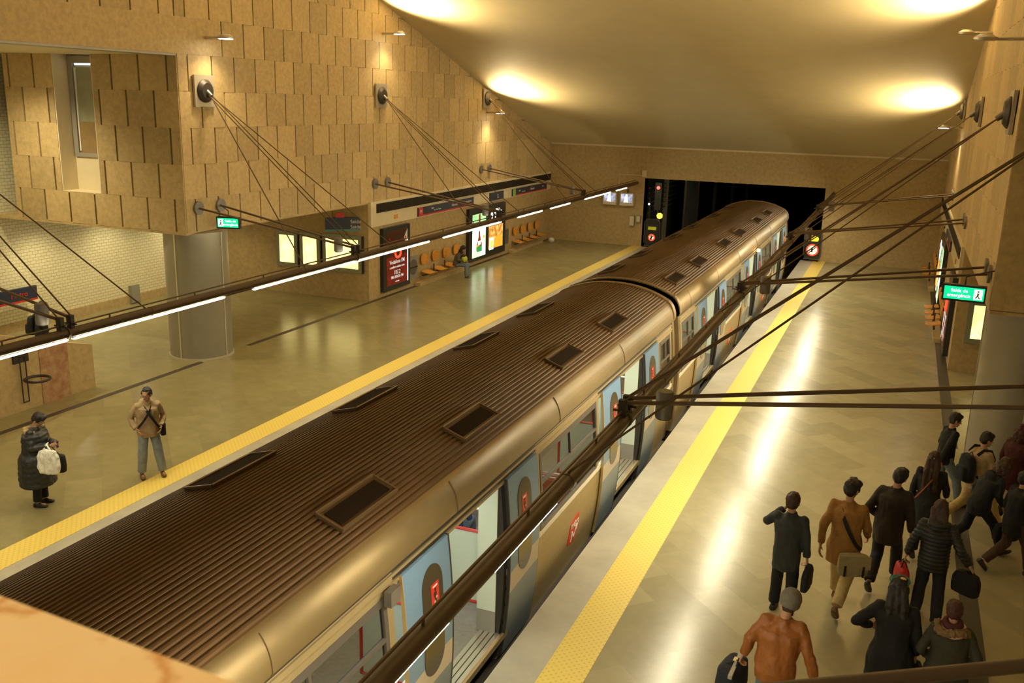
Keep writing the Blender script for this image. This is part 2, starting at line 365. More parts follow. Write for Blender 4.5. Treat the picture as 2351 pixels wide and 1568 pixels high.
# end wall with tunnel mouth
TL, TR, TT = -11.48, -3.18, 3.30
e = MB().box(XL, TL, YE, YE+.6, 0, 4.9).box(TR, XR+.2, YE, YE+.6, 0, 4.9).box(TL, TR, YE, YE+.6, TT, 4.9)
struct(e, 'wall_end', 'stonew')
struct(MB().box(XL, XR, YE-.06, YE, 4.72, 4.80), 'trim_10', 'cream')
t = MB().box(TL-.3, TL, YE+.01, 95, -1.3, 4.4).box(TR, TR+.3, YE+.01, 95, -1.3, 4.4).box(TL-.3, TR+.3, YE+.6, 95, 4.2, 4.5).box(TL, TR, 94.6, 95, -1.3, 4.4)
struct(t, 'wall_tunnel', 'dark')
for i in range(5):
    struct(MB().box(TL, TR, YE+4+i*7, YE+4.25+i*7, 3.6, 4.2).box(TL, TL+.2, YE+4+i*7, YE+4.25+i*7, -1.2, 3.6), 'trim_%d' % (20+i), 'concrete')
# mezzanine parapet (marble coping under the camera) and stair block
pp = thing('marble_parapet', 'orange veined marble coping of the balcony parapet, lower left corner', 'parapet', (-.4, .35, 0))
MB().box(-2.6, 1.0, -.18, .224, 6.18, 6.30).build('coping', 'marble_or', pp, rot=(0, 0, math.radians(-3.7)))
MB().box(-2.6, 1.0, -.12, .14, 5.0, 6.18).build('parapet_wall', 'marble_or', pp, rot=(0, 0, math.radians(-3.7)))
struct(MB().box(-16, 2, -6, -1.2, 4.9, 5.1), 'floor_balcony', 'stonew')
struct(MB().box(-16, 2, -6, .7, 9.4, 9.6), 'ceiling_balcony', 'cream')
sw = MB()
prof = [(13.0-4, 0), (15.9, 0), (15.9, 1.02), (14.75, 1.36), (9.0, 3.3)]
sw.prism([(-17.0, y, z) for y, z in prof], (-.28, 0, 0))
sb = tag(sw.build('stair_wall', 'stonew'), 'low sloping stone stair wall with a wire bin on it, left edge', 'wall')
ms = MB().prism([(-16.995, 14.42, 0), (-16.995, 15.18, 0), (-16.995, 15.18, 1.235), (-16.995, 14.42, 1.49)], (.012, 0, 0))
ms.build('red_marble_panel', 'marble_red', sb)
# pillars
def pillar(cx, label):
    t = thing('round_pillar', label, 'pillar', (cx, 19.4, 0))
    MB().tube([(0, 0, .05), (0, 0, 3.32)], .80, 64).build('shaft', 'grey_metal', t, smooth=True)
    MB().tube([(0, 0, 0), (0, 0, .05)], .83, 64).build('base_ring', 'seam', t, smooth=True)
    for k in range(4):
        a = math.radians(90*k+1)
        q = MB().box(.795, .815, -.018, .018, .05, 3.31).build('seam_strip', 'seam', t); q.rotation_euler = (0, 0, a)
    return t
pillar(-16.83, 'grey metal clad round pillar on the left platform near the two standing people')
pillar(2.52, 'grey metal clad round pillar on the right behind the walking crowd')

# ================================================================= lamps on the walls
def spot(name, loc, to, power, size, blend, col, r=.12, parent=None):
    l = bpy.data.lights.new(name, 'SPOT'); l.energy = power; l.spot_size = math.radians(size); l.spot_blend = blend; l.color = col; l.shadow_soft_size = r
    o = bpy.data.objects.new(name, l); COL.objects.link(o); o.location = loc
    d = Vector(to)-Vector(loc); o.rotation_euler = d.to_track_quat('-Z', 'Y').to_euler()
    if parent: o.parent = parent
    return o
MT['lamp_e'] = emit('lamp_glass', (1, .95, .85), 30)
def wall_lamp(x, y, z, s, label, up, dn=230):
    t = thing('wall_lamp', label, 'lamp', (x, y, z), 0, 'disc lamps high on the side walls')
    MB().tube([(0, 0, .02), (s*.45, 0, .02)], .035, 10).build('arm', 'lampglass', t, smooth=True)
    MB().tube([(s*.62, 0, .0), (s*.62, 0, .04), (s*.62, 0, .10)], [.20, .20, .10], 28).build('housing', 'lampglass', t, smooth=True)
    MB().tube([(s*.62, 0, -.012), (s*.62, 0, 0)], .17, 28).build('lens', 'lamp_e' if dn else 'lampglass', t)
    if dn: spot('lamp_beam', (s*.62, 0, -.05), (s*.45, 0, -3), dn, 120, .8, WARM, .12, t)
    u = spot('lamp_uplight', (s*.62, 0, .16), (s*2.6, 0, 2), up, 155, .9, WARM, .15, t)
    return t
LY = [(2.1, 8.0, 700), (10.7, 8.0, 1100), (19.55, 8.05, 2300), (28.2, 8.75, 2600), (36.7, 6.22, 2100)]
for y, z, up in LY:
    nm = {2.1: 'rearmost', 10.7: 'near', 19.55: 'nearest visible', 28.2: 'middle', 36.7: 'farthest'}[y]
    wall_lamp(XL+.03, y, z, 1, '%s round lamp with bright lens on the left stone wall' % nm, up)
    wall_lamp(XR-.03, y, z, -1, ('%s round lamp with bright lens on the right stone wall' if y > 30 else '%s round uplight plate on the right stone wall') % nm, up, 0 if y < 30 else 230)

def downlight(x, y, z, w, label):
    t = thing('ceiling_downlight', label, 'lamp', (x, y, z), 0, 'round downlights over the tiled lobby')
    MB().tube([(0, 0, -.06), (0, 0, 0)], .16, 24).build('ring', 'lampglass', t, smooth=True)
    MB().tube([(0, 0, -.065), (0, 0, -.06)], .12, 24).build('lens', 'lamp_e', t)
    spot('downlight_beam', (0, 0, -.1), (-.3, 0, -3), w, 140, .8, (1, .86, .52), .12, t)
for y in (6, 12, 16.5): downlight(-20.2, y, 7.62, 900, 'round downlight in the high soffit over the tiled lobby, out of the upper left')
downlight(-.7, -.1, 9.4, 230, 'added unseen downlight brightening the balcony parapet, behind the viewer')  # unseen lamp added to brighten the marble coping
for y in (19.6, 22.2, 25.0): downlight(-21.6, y, 3.30, 190, 'round downlight in the low ceiling under the left stone box')
# ================================================================= light beams (tubes) with struts and cables
def beam(x, s, segs, label, lm='tube_light', lz=-.09):
    rx, rz = 0, .14
    t = thing('light_beam', label, 'light', (x, 0, 3.06))
    MB().tube([(0, -4, 0), (0, YE-.15, 0)], .08, 24).build('pipe', 'brown_paint', t, smooth=True)
    for y in (0, 4.3, 8.45, 12.4, 17, 21, 25.5, 30, 34, 38.5, 42):
        MB().torus((0, y, 0), (0, 1, 0), .081, .006, 24, 6).build('joint_ring', 'brown_paint', t, smooth=True)
    MB().tube([(rx, -4, rz), (rx, YE-.3, rz)], .014, 8).build('top_rail', 'cable', t)
    for k in range(22):
        MB().tube([(0, -.8+k*2.05, .07), (0, -.8+k*2.05, rz)], .014, 6).build('rail_post', 'cable', t)
    MB().box(-.035, .035, 0, YE-.6, -.085, -.07).build('lamp_tray', 'iron', t)
    if s < 0: MB().box(.034, .039, 8.7, YE-.6, -.116, -.05).build('glow_hiding_lip', 'brown_paint', t)  # added strip that hides the tube glow from the viewer
    for a, b in segs:
        MB().tube([(0, a, lz+.005), (0, a+.04, lz), (0, b-.04, lz), (0, b, lz+.005)], [.024, .036, .036, .024], 10).build('fluorescent_tube', lm, t, smooth=True)
    MB().tube([(0, YE-.15, 0), (0, YE, 0)], .07, 20).build('end_cap', 'iron', t, smooth=True)
    return t
LS = [(2.2, 6.0), (6.6, 10.62), (10.7, 14.37), (15.24, 19.1), (19.12, 22.93), (23.8, 27.96), (29.4, 31.7), (32.6, 34.75), (36.6, 40.2), (41.15, 42.8)]
RS = [(-2, 1.6), (2.0, 5.75), (6.55, 8.15), (12.45, 16.6), (17.7, 22.3), (24.0, 28.2), (29.2, 33.2), (35.3, 39.3), (41.2, 42.9)]
beam(-11.85, 1, LS, 'long brown tubular light beam with glowing tubes over the left platform')
beam(-2.80, -1, RS, 'long brown tubular light beam crossing over the train and right platform', 'tube_light_bright', -.078)
HY = [10.6, 19.15, 27.8, 36.4]
def bay(xw, xb, s, y, nm, side):
    # strut pair
    t = thing('beam_strut', '%s pair of brown horizontal struts from two wall discs to the %s light beam' % (nm, side), 'strut', (xw, y+.2, 3.95), 0, '%s beam struts' % side)
    ox, oy = xw, y+.2
    for q in (-1, 1):
        MB().tube([(0, .42*q, 0), (xb-ox, y-oy+.1*q, 3.30-3.95)], .026, 10).build('rod', 'cable', t, smooth=True)
        MB().disc((0, .42*q, 0), (s, 0, 0), .17, .05, 24).build('wall_disc', 'anchor', t, smooth=True)
        MB().box(xb-ox-.05, xb-ox+.05, y-oy+.1*q-.035, y-oy+.1*q+.035, 3.13-3.95, 3.34-3.95).build('clamp', 'iron', t)
        MB().tube([(xb-ox-.12, y-oy+.1*q, 3.20-3.95), (xb-ox+.12, y-oy+.1*q, 3.20-3.95)], .015, 8).build('bolt', 'iron', t)
    MB().torus((xb-ox, y-oy, 3.06-3.95), (0, 1, 0), .09, .016, 24, 8).build('collar', 'cable', t, smooth=True)
    sp = thing('hanging_loudspeaker', 'small cylindrical loudspeaker hung on the %s struts of the %s light beam' % (nm, side), 'loudspeaker', (xb-s*.48, y, 3.36), 0, 'loudspeakers hung on the struts')
    MB().tube([(0, 0, -.20), (0, 0, -.18), (0, 0, .11), (0, 0, .13)], [.10, .105, .105, .09], 24).build('housing', 'anchor', sp, smooth=True)
    MB().tube([(0, 0, -.215), (0, 0, -.2)], .085, 24).build('grille', 'iron', sp)
    # upper anchor: plate with round boss
    a = thing('cable_anchor', '%s square steel cable anchor with round boss high on the %s wall' % (nm, side), 'anchor', (xw, y+.2, 6.8), 0, '%s cable anchors' % side)
    MB().box(min(0, s*.06), max(0, s*.06), -.36, .36, -.38, .38).build('plate', 'lampglass', a)
    MB().tube([(0, 0, 0), (s*.09, 0, 0), (s*.16, 0, 0)], [.28, .28, .20], 32).build('boss', 'iron', a, smooth=True)
    MB().tube([(s*.1, 0, 0), (s*.26, 0, -.12)], [.07, .05], 12).build('eye', 'anchor', a, smooth=True)
    st = Vector((s*.22, 0, -.1))
    for dy, off in ((-2.1, 0), (0, -.06), (0, .06), (1.7, 0)):
        MB().tube([st+Vector((0, off, 0)), (xb-xw, y+dy+off*2-(y+.2), (3.32 if dy == 0 else 3.14)-6.8)], .013, 6).build('cable', 'cable', a)
NM = ['first', 'second', 'third', 'farthest']
for y, nm in zip(HY, NM):
    bay(XL+.04, -11.85, 1, y, nm, 'left'); bay(XR-.04, -2.8, -1, y, nm, 'right')
# ================================================================= train
MT['roof'] = mat('roof_bronze', (.125, .068, .027), .55, spec=.3, metal=.1, var=.10, vs=1.5)
MT['cove'] = mat('roof_cove_steel', (.25, .175, .08), .45, metal=.4, var=.16, vs=1.6, bump=.02, bs=8, stretch=(1, .35, 1))
MT['steel'] = mat('gold_steel', (.52, .41, .23), .36, metal=.55, var=.05, vs=2)
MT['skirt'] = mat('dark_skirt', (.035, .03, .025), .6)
MT['rubber'] = mat('door_rubber', (.03, .025, .02), .5)
MT['mint'] = mat('mint_panel', (.66, .74, .62), .45)
MT['cabin'] = mat('cabin_wall', (.55, .55, .46), .5)
MT['cfloor'] = mat('cabin_floor', (.30, .27, .22), .5, var=.1, vs=20)
MT['sill'] = mat('silver_sill', (.75, .68, .55), .25, metal=.8)
MT['seatred'] = mat('seat_red', (.55, .035, .02), .4)
MT['seatblue'] = mat('seat_blue', (.06, .05, .12), .6)
MT['glassdark'] = mat('door_window_glass', (.055, .042, .025), .15, spec=.4)
MT['rail_w'] = mat('white_grab_rail', (.85, .82, .74), .25, metal=.3)
MT['cabin_e'] = emit('cabin_light', (.95, 1, .9), 13)
g = bpy.data.materials.new('window_glass'); g.use_nodes = True; gb = g.node_tree.nodes['Principled BSDF']
gb.inputs['Base Color'].default_value = (.55, .5, .4, 1); gb.inputs['Transmission Weight'].default_value = 1; gb.inputs['Roughness'].default_value = .02
gb.inputs['IOR'].default_value = 1.02; gb.inputs['Coat Weight'].default_value = .25; gb.inputs['Coat Roughness'].default_value = .05
MT['glass'] = g
# door paint: blue top, cream swoosh, slate bottom
m = bpy.data.materials.new('door_paint'); m.use_nodes = True; nt = m.node_tree; L = nt.links; b = nt.nodes['Principled BSDF']; b.inputs['Roughness'].default_value = .35
tc = _n(nt, 'ShaderNodeTexCoord'); sp = _n(nt, 'ShaderNodeSeparateXYZ'); L.new(tc.outputs['Object'], sp.inputs[0])
def band(th, amp, ph, freq):
    a = _n(nt, 'ShaderNodeMath', operation='MULTIPLY_ADD'); a.inputs[1].default_value = freq; a.inputs[2].default_value = ph; L.new(sp.outputs[1], a.inputs[0])
    s_ = _n(nt, 'ShaderNodeMath', operation='SINE'); L.new(a.outputs[0], s_.inputs[0])
    k = _n(nt, 'ShaderNodeMath', operation='MULTIPLY_ADD'); k.inputs[1].default_value = amp; k.inputs[2].default_value = th; L.new(s_.outputs[0], k.inputs[0])
    g_ = _n(nt, 'ShaderNodeMath', operation='GREATER_THAN'); L.new(sp.outputs[2], g_.inputs[0]); L.new(k.outputs[0], g_.inputs[1]); return g_.outputs[0]
g1 = band(.91, .03, -.9, 3.0); g2 = band(.615, .02, -.9, 3.0)
m1 = _n(nt, 'ShaderNodeMix', data_type='RGBA'); m1.inputs[6].default_value = (.20, .24, .27, 1); m1.inputs[7].default_value = (.56, .47, .35, 1); L.new(g2, m1.inputs[0])
m2_ = _n(nt, 'ShaderNodeMix', data_type='RGBA'); L.new(m1.outputs[2], m2_.inputs[6]); m2_.inputs[7].default_value = (.16, .27, .42, 1); L.new(g1, m2_.inputs[0])
L.new(m2_.outputs[2], b.inputs['Base Color']); MT['door'] = m
# ribbed lower side panel
m = mat('ribbed_side', (.55, .42, .21), .38, metal=.45); nt = m.node_tree; b = nt.nodes['Principled BSDF']
tc = _n(nt, 'ShaderNodeTexCoord'); wv = _n(nt, 'ShaderNodeTexWave', bands_direction='Z'); wv.inputs['Scale'].default_value = 9
nt.links.new(tc.outputs['Object'], wv.inputs[0]); bp = _n(nt, 'ShaderNodeBump'); bp.inputs['Strength'].default_value = .5; bp.inputs['Distance'].default_value = .01
nt.links.new(wv.outputs[1], bp.inputs['Height']); nt.links.new(bp.outputs[0], b.inputs['Normal']); MT['ribbed'] = m

SX, SCX = -4.13, -5.515
HWID = SX-SCX
def dx(z):      # tumblehome profile of the side
    if z < .9: return -.13*((.9-z)/1.35)**2
    return -.10*((z-.9)/1.45)**2
def plate(mb, rows, off, th, sgn=1, mi=0, ny=1):
    # rows: (z, ya, yb); surface at side profile + off; th inward thickness
    for side in (0,):
        outer = []; inner = []
        for z, ya, yb in rows:
            xo = sgn*(HWID+dx(z)+off); xi = sgn*(HWID+dx(z)+off-th)
            outer.append([(xo, ya, z), (xo, yb, z)]); inner.append([(xi, ya, z), (xi, yb, z)])
        mb.loft([[o[0], o[1], i[1], i[0]] for o, i in zip(outer, inner)], mi)
    return mb
def zr(a, b, n): return [a+(b-a)*i/n for i in range(n+1)]
def rect(z0, z1, ya, yb, n=8): return [(z, ya, yb) for z in zr(z0, z1, n)]
def pill(z0, z1, yc, w, n=7):
    r = w/2; rows = []
    for i in range(n+1):
        a = -math.pi/2+math.pi/2*i/n; rows.append((z0+r+r*math.sin(a), yc-max(.004, r*math.cos(a)), yc+max(.004, r*math.cos(a))))
    for z in zr(z0+r, z1-r, 6)[1:-1]: rows.append((z, yc-r, yc+r))
    for i in range(n+1):
        a = math.pi/2*i/n; rows.append((z1-r+r*math.sin(a), yc-max(.004, r*math.cos(a)), yc+max(.004, r*math.cos(a))))
    return rows
def roof_profile(sc=1., rib=True, z0=2.30):
    # half profile from side gutter to crown, (x, z)
    pts = []
    xs, zs = HWID+dx(2.3)+.035, z0
    pts += [(xs, z0-.0), (xs+.015, z0+.03)]
    for i in range(7):
        a = math.radians(5+i*9.5); R = .42
        pts.append((xs-.285+.30*math.cos(a), z0+.03+.42*math.sin(a)))
    x1, z1 = pts[-1]; crown = 2.985
    n = 20
    for i in range(n):
        xa = x1*(1-i/n); xb = x1*(1-(i+1)/n); w = xa-xb
        f = lambda x: z1+(crown-z1)*(1-abs(x/x1)**2.2)
        if rib:
            for u, h in ((.0, 0), (.30, 0), (.42, .018), (.78, .018), (.90, 0)):
                x = xa-w*u; pts.append((x, f(x)+h))
        else: pts.append((xa, f(xa)))
    pts.append((0, crown))
    return pts
def make_car(label, loc, doors, y0, y1, wins):
    t = thing('train_car', label, 'train', loc)
    # roof
    hp = roof_profile(); full = hp+[(-x, z) for x, z in reversed(hp[:-1])]
    r = MB(); ni = 9; n = len(full)
    ys = [y0, y1]
    sec = [[(x, y, z) for x, z in full] for y in ys]
    o = len(r.v)
    for s_ in sec: r.v += s_
    for j in range(n-1):
        cove = j < ni-1 or j >= n-ni; r.f.append((j, j+1, n+j+1, n+j)); r.m.append(1 if cove else 0); r.t.append(1.)
    for s_i in (0, 1):
        r.f.append(tuple(s_i*n+j for j in range(n))); r.m.append(0); r.t.append(1.)
    ro = r.build('roof', ['roof', 'cove'], t)
    for p_ in ro.data.polygons: p_.use_smooth = p_.material_index == 1
    # cove joints
    for k in range(int((y1-y0)/3.4)):
        for s_ in (-1, 1):
            q = [(s_*x*1.003, y0+1.2+k*3.4, z+.002) for x, z in hp[:8]]
            MB().tube(q, .006, 5).build('roof_seam', 'roof', t)
    f_ = [(x, z) for x, z in roof_profile(rib=False)]
    fr = [(x, z) for x, z in f_]+[(-x, z) for x, z in reversed(f_[:-1])]
    for ye, d in ((y0, 1), (y1, -1)):   # end hoop
        low = []
        for z in zr(-.35, 2.3, 10): low.append((HWID+dx(z), z))
        loop = low+fr[1:-1]+[(-x, z) for x, z in reversed(low)]
        a = [(x*1.012, z+.035 if z > 2.3 else z) for x, z in loop]; bq = [(x*.93, z-.09 if z > 2.3 else z) for x, z in loop]
        h = MB(); rings = []
        for (xa, za), (xb, zb) in zip(a, bq):
            rings.append([(xa, ye, za), (xa, ye+d*.16, za), (xb, ye+d*.16, zb), (xb, ye, zb)])
        h.loft(rings); h.build('end_hoop', 'cove', t, smooth=True)
        # end wall panel
        MB().prism([(x*.95, ye+d*.08, z if z < 2.3 else z-.04) for x, z in loop], (0, d*.04, 0)).build('end_wall', 'steel', t)
        MB().box(-.55, .55, ye-d*.30 if d > 0 else ye, ye if d > 0 else ye+.30, -.1, 2.15).build('gangway_bellows', 'rubber', t)
    # vents on the roof
    f = lambda x: roof_profile(rib=False)[8][1]+(2.985-roof_profile(rib=False)[8][1])*(1-abs(x/roof_profile(rib=False)[8][0])**2.2)
    for (xa, xb) in ((.73, 1.02), (-.84, -.49)):
        for vy in VENTS:
            if not (y0+.3 < vy < y1-1): continue
            v = MB(); h = .045
            A = [(xa, vy, f(xa)+h+.0), (xb, vy, f(xb)+h), (xb, vy+1.05, f(xb)+h), (xa, vy+1.05, f(xa)+h)]
            v.prism(A, (0, 0, -.07)).build('roof_vent', 'skirt' if False else 'roof', t)
            w = .03
            for (p, q) in ((0, 1), (1, 2), (2, 3), (3, 0)):
                P, Q = Vector(A[p]), Vector(A[q]); u = (Q-P).normalized()
                MB().tube([P+Vector((0, 0, .008)), Q+Vector((0, 0, .008))], .018, 4).build('vent_frame', 'cove_dark', t)
            MB().prism([Vector(p_)+Vector((0, 0, .006)) for p_ in [(xa+.05, vy+.06, f(xa+.05)+h), (xb-.05, vy+.06, f(xb-.05)+h), (xb-.05, vy+.99, f(xb-.05)+h), (xa+.05, vy+.99, f(xa+.05)+h)]], (0, 0, -.01)).build('vent_mesh', 'ventmesh', t)
    # sides
    for s_ in (1, -1):
        segs = []; cur = y0+.16
        for d0 in doors: segs.append((cur, d0+1.02)); cur = d0+2.72
        segs.append((cur, y1-.16))
        for (a, b2) in segs:
            plate(MB(), rect(-.40, .86, a, b2), 0, .05, s_).build('side_panel', 'ribbed', t)
            plate(MB(), rect(2.08, 2.31, a, b2, 3), 0, .05, s_).build('upper_side_panel', 'steel', t)
            plate(MB(), rect(.86, .94, a, b2, 1), .012, .05, s_).build('waist_stripe', 'rail_w' if False else 'waist', t)
        for z in (2.13, 2.21):
            plate(MB(), rect(z, z+.03, y0+.2, y1-.2, 1), .022, .02, s_).build('gutter_rail', 'steel', t)
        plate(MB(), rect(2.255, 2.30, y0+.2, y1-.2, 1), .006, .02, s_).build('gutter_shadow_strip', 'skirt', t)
        for (wa, wb) in wins:
            plate(MB(), rect(.93, 2.08, wa-.12, wa, 8), 0, .05, s_).build('window_post', 'steel', t); plate(MB(), rect(.93, 2.08, wb, wb+.12, 8), 0, .05, s_).build('window_post', 'steel', t)
            fr_ = MB()
            plate(fr_, rect(.93, .99, wa, wb, 1), .008, .05, s_); plate(fr_, rect(2.0, 2.08, wa, wb, 1), .008, .05, s_)
            plate(fr_, rect(.99, 2.0, wa, wa+.07, 6), .008, .05, s_); plate(fr_, rect(.99, 2.0, wb-.07, wb, 6), .008, .05, s_)
            plate(fr_, rect(1.62, 1.66, wa, wb, 1), .008, .04, s_); yc = (wa+wb)/2
            plate(fr_, rect(1.66, 2.0, yc-.02, yc+.02, 3), .008, .04, s_)
            o_ = fr_.build('window_frame', 'blackish', t)
            plate(MB(), rect(.99, 2.0, wa+.07, wb-.07, 6), -.02, .006, s_).build('pane', 'glass', o_)
        for d0 in doors:
            for k, dy in enumerate((0, 2.72)):
                d = plate(MB(), rect(-.33, 2.17, 0, 1.02, 12), .055, .035, s_).build('door', 'door', t, loc=(0, d0+dy, 0))
                plate(MB(), rect(-.33, 2.17, -.012 if k == 0 else 1.02, 0 if k == 0 else 1.032, 12), .057, .04, s_).build('door_edge', 'doredge', d)
                plate(MB(), rect(-.33, 2.17, 1.02 if k == 0 else -.03, 1.05 if k == 0 else 0, 12), .057, .04, s_).build('door_seal', 'rubber', d)
                plate(MB(), pill(.74, 2.02, .58 if k == 0 else .50, .46), .062, .01, s_).build('door_window', 'glassdark', d)
                if s_ > 0:
                    yc = .62 if k == 0 else .48
                    plate(MB(), rect(1.56, 1.80, yc-.085, yc+.085, 2), .066, .006, s_).build('sticker', 'red', d)
                    plate(MB(), rect(1.525, 1.56, yc-.085, yc+.085, 1), .066, .006, s_).build('sticker_white_strip', 'white', d)
                    mk = MB()
                    plate(mk, [(1.585, yc-.01, yc+.02), (1.64, yc-.02, yc+.01), (1.68, yc-.045, yc+.03), (1.70, yc-.02, yc+.02)], .069, .005, s_)
                    plate(mk, pill(1.705, 1.745, yc, .035, 4), .069, .005, s_); mk.build('sticker_figure', 'blackf', d)
                    plate(MB(), [(1.57, yc-.04, yc-.02), (1.64, yc+.005, yc+.04)], .0685, .005, s_).build('sticker_white_mark', 'white', d)
                    plate(MB(), rect(1.755, 1.775, yc-.05, yc+.05, 1), .0685, .005, s_).build('sticker_white_line', 'white', d)
            # doorway trim
            dw = MB()
            plate(dw, rect(-.36, 2.20, d0+1.02, d0+1.10, 10), -.0, .12, s_); plate(dw, rect(-.36, 2.20, d0+2.62, d0+2.74, 10), -.0, .12, s_)
            plate(dw, rect(2.16, 2.31, d0-.1, d0+3.84, 2), -.0, .10, s_)
            dw.build('doorway_trim', 'rubber', t)
            sl = MB()
            for k in range(4): sl.box(s_*(HWID-.06-.075*k)-.03, s_*(HWID-.06-.075*k)+.03, d0+1.1, d0+2.62, .02, .055)
            sl.build('door_sill', 'sill', t)
            MB().box(s_*(HWID-.02)-.02, s_*(HWID-.02)+.02, d0+1.0, d0+2.8, -.05, .03).build('sill_edge', 'steel', t)
            for yy, q in ((d0+2.60, 1), (d0+1.05, -1)):
                MB().box(min(s_*(HWID-.10), s_*(HWID-.36)), max(s_*(HWID-.10), s_*(HWID-.36)), yy, yy+.07, .36, 2.15).build('door_post', 'mint', t)
                MB().box(min(s_*(HWID-.10), s_*(HWID-.36)), max(s_*(HWID-.10), s_*(HWID-.36)), yy+.005, yy+.065, .04, .36).build('kick_plate', 'mesh_grey', t)
            for yy in (d0+2.86, d0+.85):
                xa, xb = s_*(HWID-.36), s_*.35
                pn = MB().box(min(xa, xb), max(xa, xb), yy, yy+.025, .30, 1.28).build('draught_screen', 'mint', t)
                MB().tube([(xa, yy+.012, .28), (xb, yy+.012, .28), (xb, yy+.012, 1.30), (xa, yy+.012, 1.30), (xa, yy+.012, .28)], .032, 8).build('red_frame', 'seatred', pn)
                MB().tube([(xb, yy+.012, 0.04), (xb, yy+.012, 2.1)], .018, 8).build('grab_pole', 'rail_w', t)
                MB().tube([(xb, yy+.012, 1.62), (xa, yy+.012, 1.62)], .016, 8).build('grab_rail', 'rail_w', t)
        # seats in bays
        bays = [(doors[i]+4.0, doors[i+1]-.2) for i in range(len(doors)-1)]
        if doors[0]-y0 > 2: bays.append((y0+.4, doors[0]-.1))
        for a, b2 in bays:
            yy = a+.25; k = 0
            while yy+.5 < b2:
                q = MB()
                xa, xb = s_*(HWID-.16), s_*(HWID-1.05)
                x0_, x1_ = min(xa, xb), max(xa, xb)
                q.box(x0_, x1_, yy, yy+.42, .40, .46)
                bk = yy-.02 if k % 2 == 0 else yy+.42
                q.add([(x0_, bk, .44), (x1_, bk, .44), (x1_, bk+.05, .44), (x0_, bk+.05, .44), (x0_+.05, bk, .98), (x1_-.05, bk, .98), (x1_-.05, bk+.04, .98), (x0_+.05, bk+.04, .98)],
                      [(0, 1, 2, 3), (4, 5, 6, 7), (0, 1, 5, 4), (1, 2, 6, 5), (2, 3, 7, 6), (3, 0, 4, 7)])
                so = q.build('seat', 'seatred', t)
                MB().box(x0_+.04, x1_-.04, yy+.04, yy+.38, .46, .475).build('seat_pad', 'seatblue', so)
                MB().tube([(x0_+.08, bk+.025, 1.02), (x1_-.08, bk+.025, 1.02)], .014, 6).build('seat_handle', 'rail_w', so)
                yy += .95 if k % 2 == 0 else .62; k += 1
    MB().box(-HWID+.1, HWID-.1, y0+.15, y1-.15, -.05, .02).build('cabin_floor', 'cfloor', t)
    MB().box(-HWID+.12, HWID-.12, y0+.15, y1-.15, 2.2, 2.24).build('cabin_ceiling', 'cabin', t)
    MB().box(-.75, -.65, y0+.6, y1-.6, 2.17, 2.2).box(.65, .75, y0+.6, y1-.6, 2.17, 2.2).build('cabin_light_strip', 'cabin_e', t)
    u = MB().box(-HWID+.06, HWID-.06, y0+.15, y1-.15, -.62, -.40); u.box(-.8, .8, y0+2, y1-2, -1.0, -.62)
    u.build('underframe', 'skirt', t)
    for yb_ in (y0+3.0, y1-3.0):
        for yy in (yb_-.9, yb_+.9):
            w = MB().tube([(-.78, yy, -.72), (-.70, yy, -.72)], .40, 24).tube([(.70, yy, -.72), (.78, yy, -.72)], .40, 24).tube([(-.7, yy, -.72), (.7, yy, -.72)], .08, 10)
            w.build('wheelset', 'iron', t, smooth=True)
    return t
MT['cove_dark'] = mat('vent_frame_brass', (.16, .10, .05), .4, metal=.4)
MT['ventmesh'] = mat('vent_grille', (.022, .013, .007), .9, spec=.1, bump=.5, bs=120)
MT['blackish'] = mat('window_rubber', (.10, .085, .075), .4)
MT['waist'] = mat('waist_stripe', (.86, .80, .66), .4)
MT['doredge'] = mat('door_edge', (.50, .36, .16), .4, metal=.3)
VENTS = [-.2, 3.2, 6.95, 9.65, 13.15, 15.85, 20.9, 23.6, 27.3, 30.0, 33.7, 36.4]
D1 = [.7, 7.48, 14.25]; D2 = [21.9, 28.6, 35.3]
car1 = make_car('long train car with brown ribbed roof, nearer of the two, filling the foreground', (SCX, 0, 0), D1, -2.6, 19.55, [(-1.5, .45), (4.60, 7.22), (11.42, 14.02), (18.30, 19.2)])
car2 = make_car('farther train car with brown ribbed roof reaching toward the dark tunnel', (SCX, 0, 0), D2, 19.95, 39.95, [(20.35, 21.65), (25.85, 28.35), (32.6, 35.05)])
def logo(parent, yc, z):
    X = lambda z_, o: HWID+dx(z_)+o
    z -= .30
    poly = [(.24, .51), (.32, .21), (.07, .04), (-.18, .09), (-.12, .42)]
    o = MB().prism([(X(q, .012), yc+p, z+q) for p, q in poly], (-.012, 0, 0)).build('red_emblem', 'redlogo', parent)
    w = MB()
    for pts in ([(-.07, .10), (-.02, .09), (-.01, .26), (-.06, .27)], [(-.06, .27), (-.01, .27), (.10, .15), (.06, .13)], [(.06, .13), (.10, .15), (.20, .30), (.14, .31)], [(.10, .31), (.24, .33), (.20, .21)]):
        w.prism([(X(q, .020), yc+p, z+q) for p, q in pts], (-.006, 0, 0))
    w.build('white_m_mark', 'white', o)
    text('metro', .15, 'emblem_word', 'white', o, (X(z+.38, .018), yc+.07, z+.385), (math.pi/2, 0, math.pi/2))
MT['redlogo'] = mat('emblem_red', (.72, .06, .02), .4)
logo(car1, 12.95, .30); logo(car2, 27.0, .30); logo(car2, 33.8, .30)
MB().box(HWID-.02, HWID+.06, 7.12, 7.30, 2.02, 2.18).build('side_lamp', 'anchor', car1)
MB().box(HWID-.02, HWID+.07, 31.2, 31.32, 2.20, 2.28).build('amber_lamp', 'amber_e', car2)
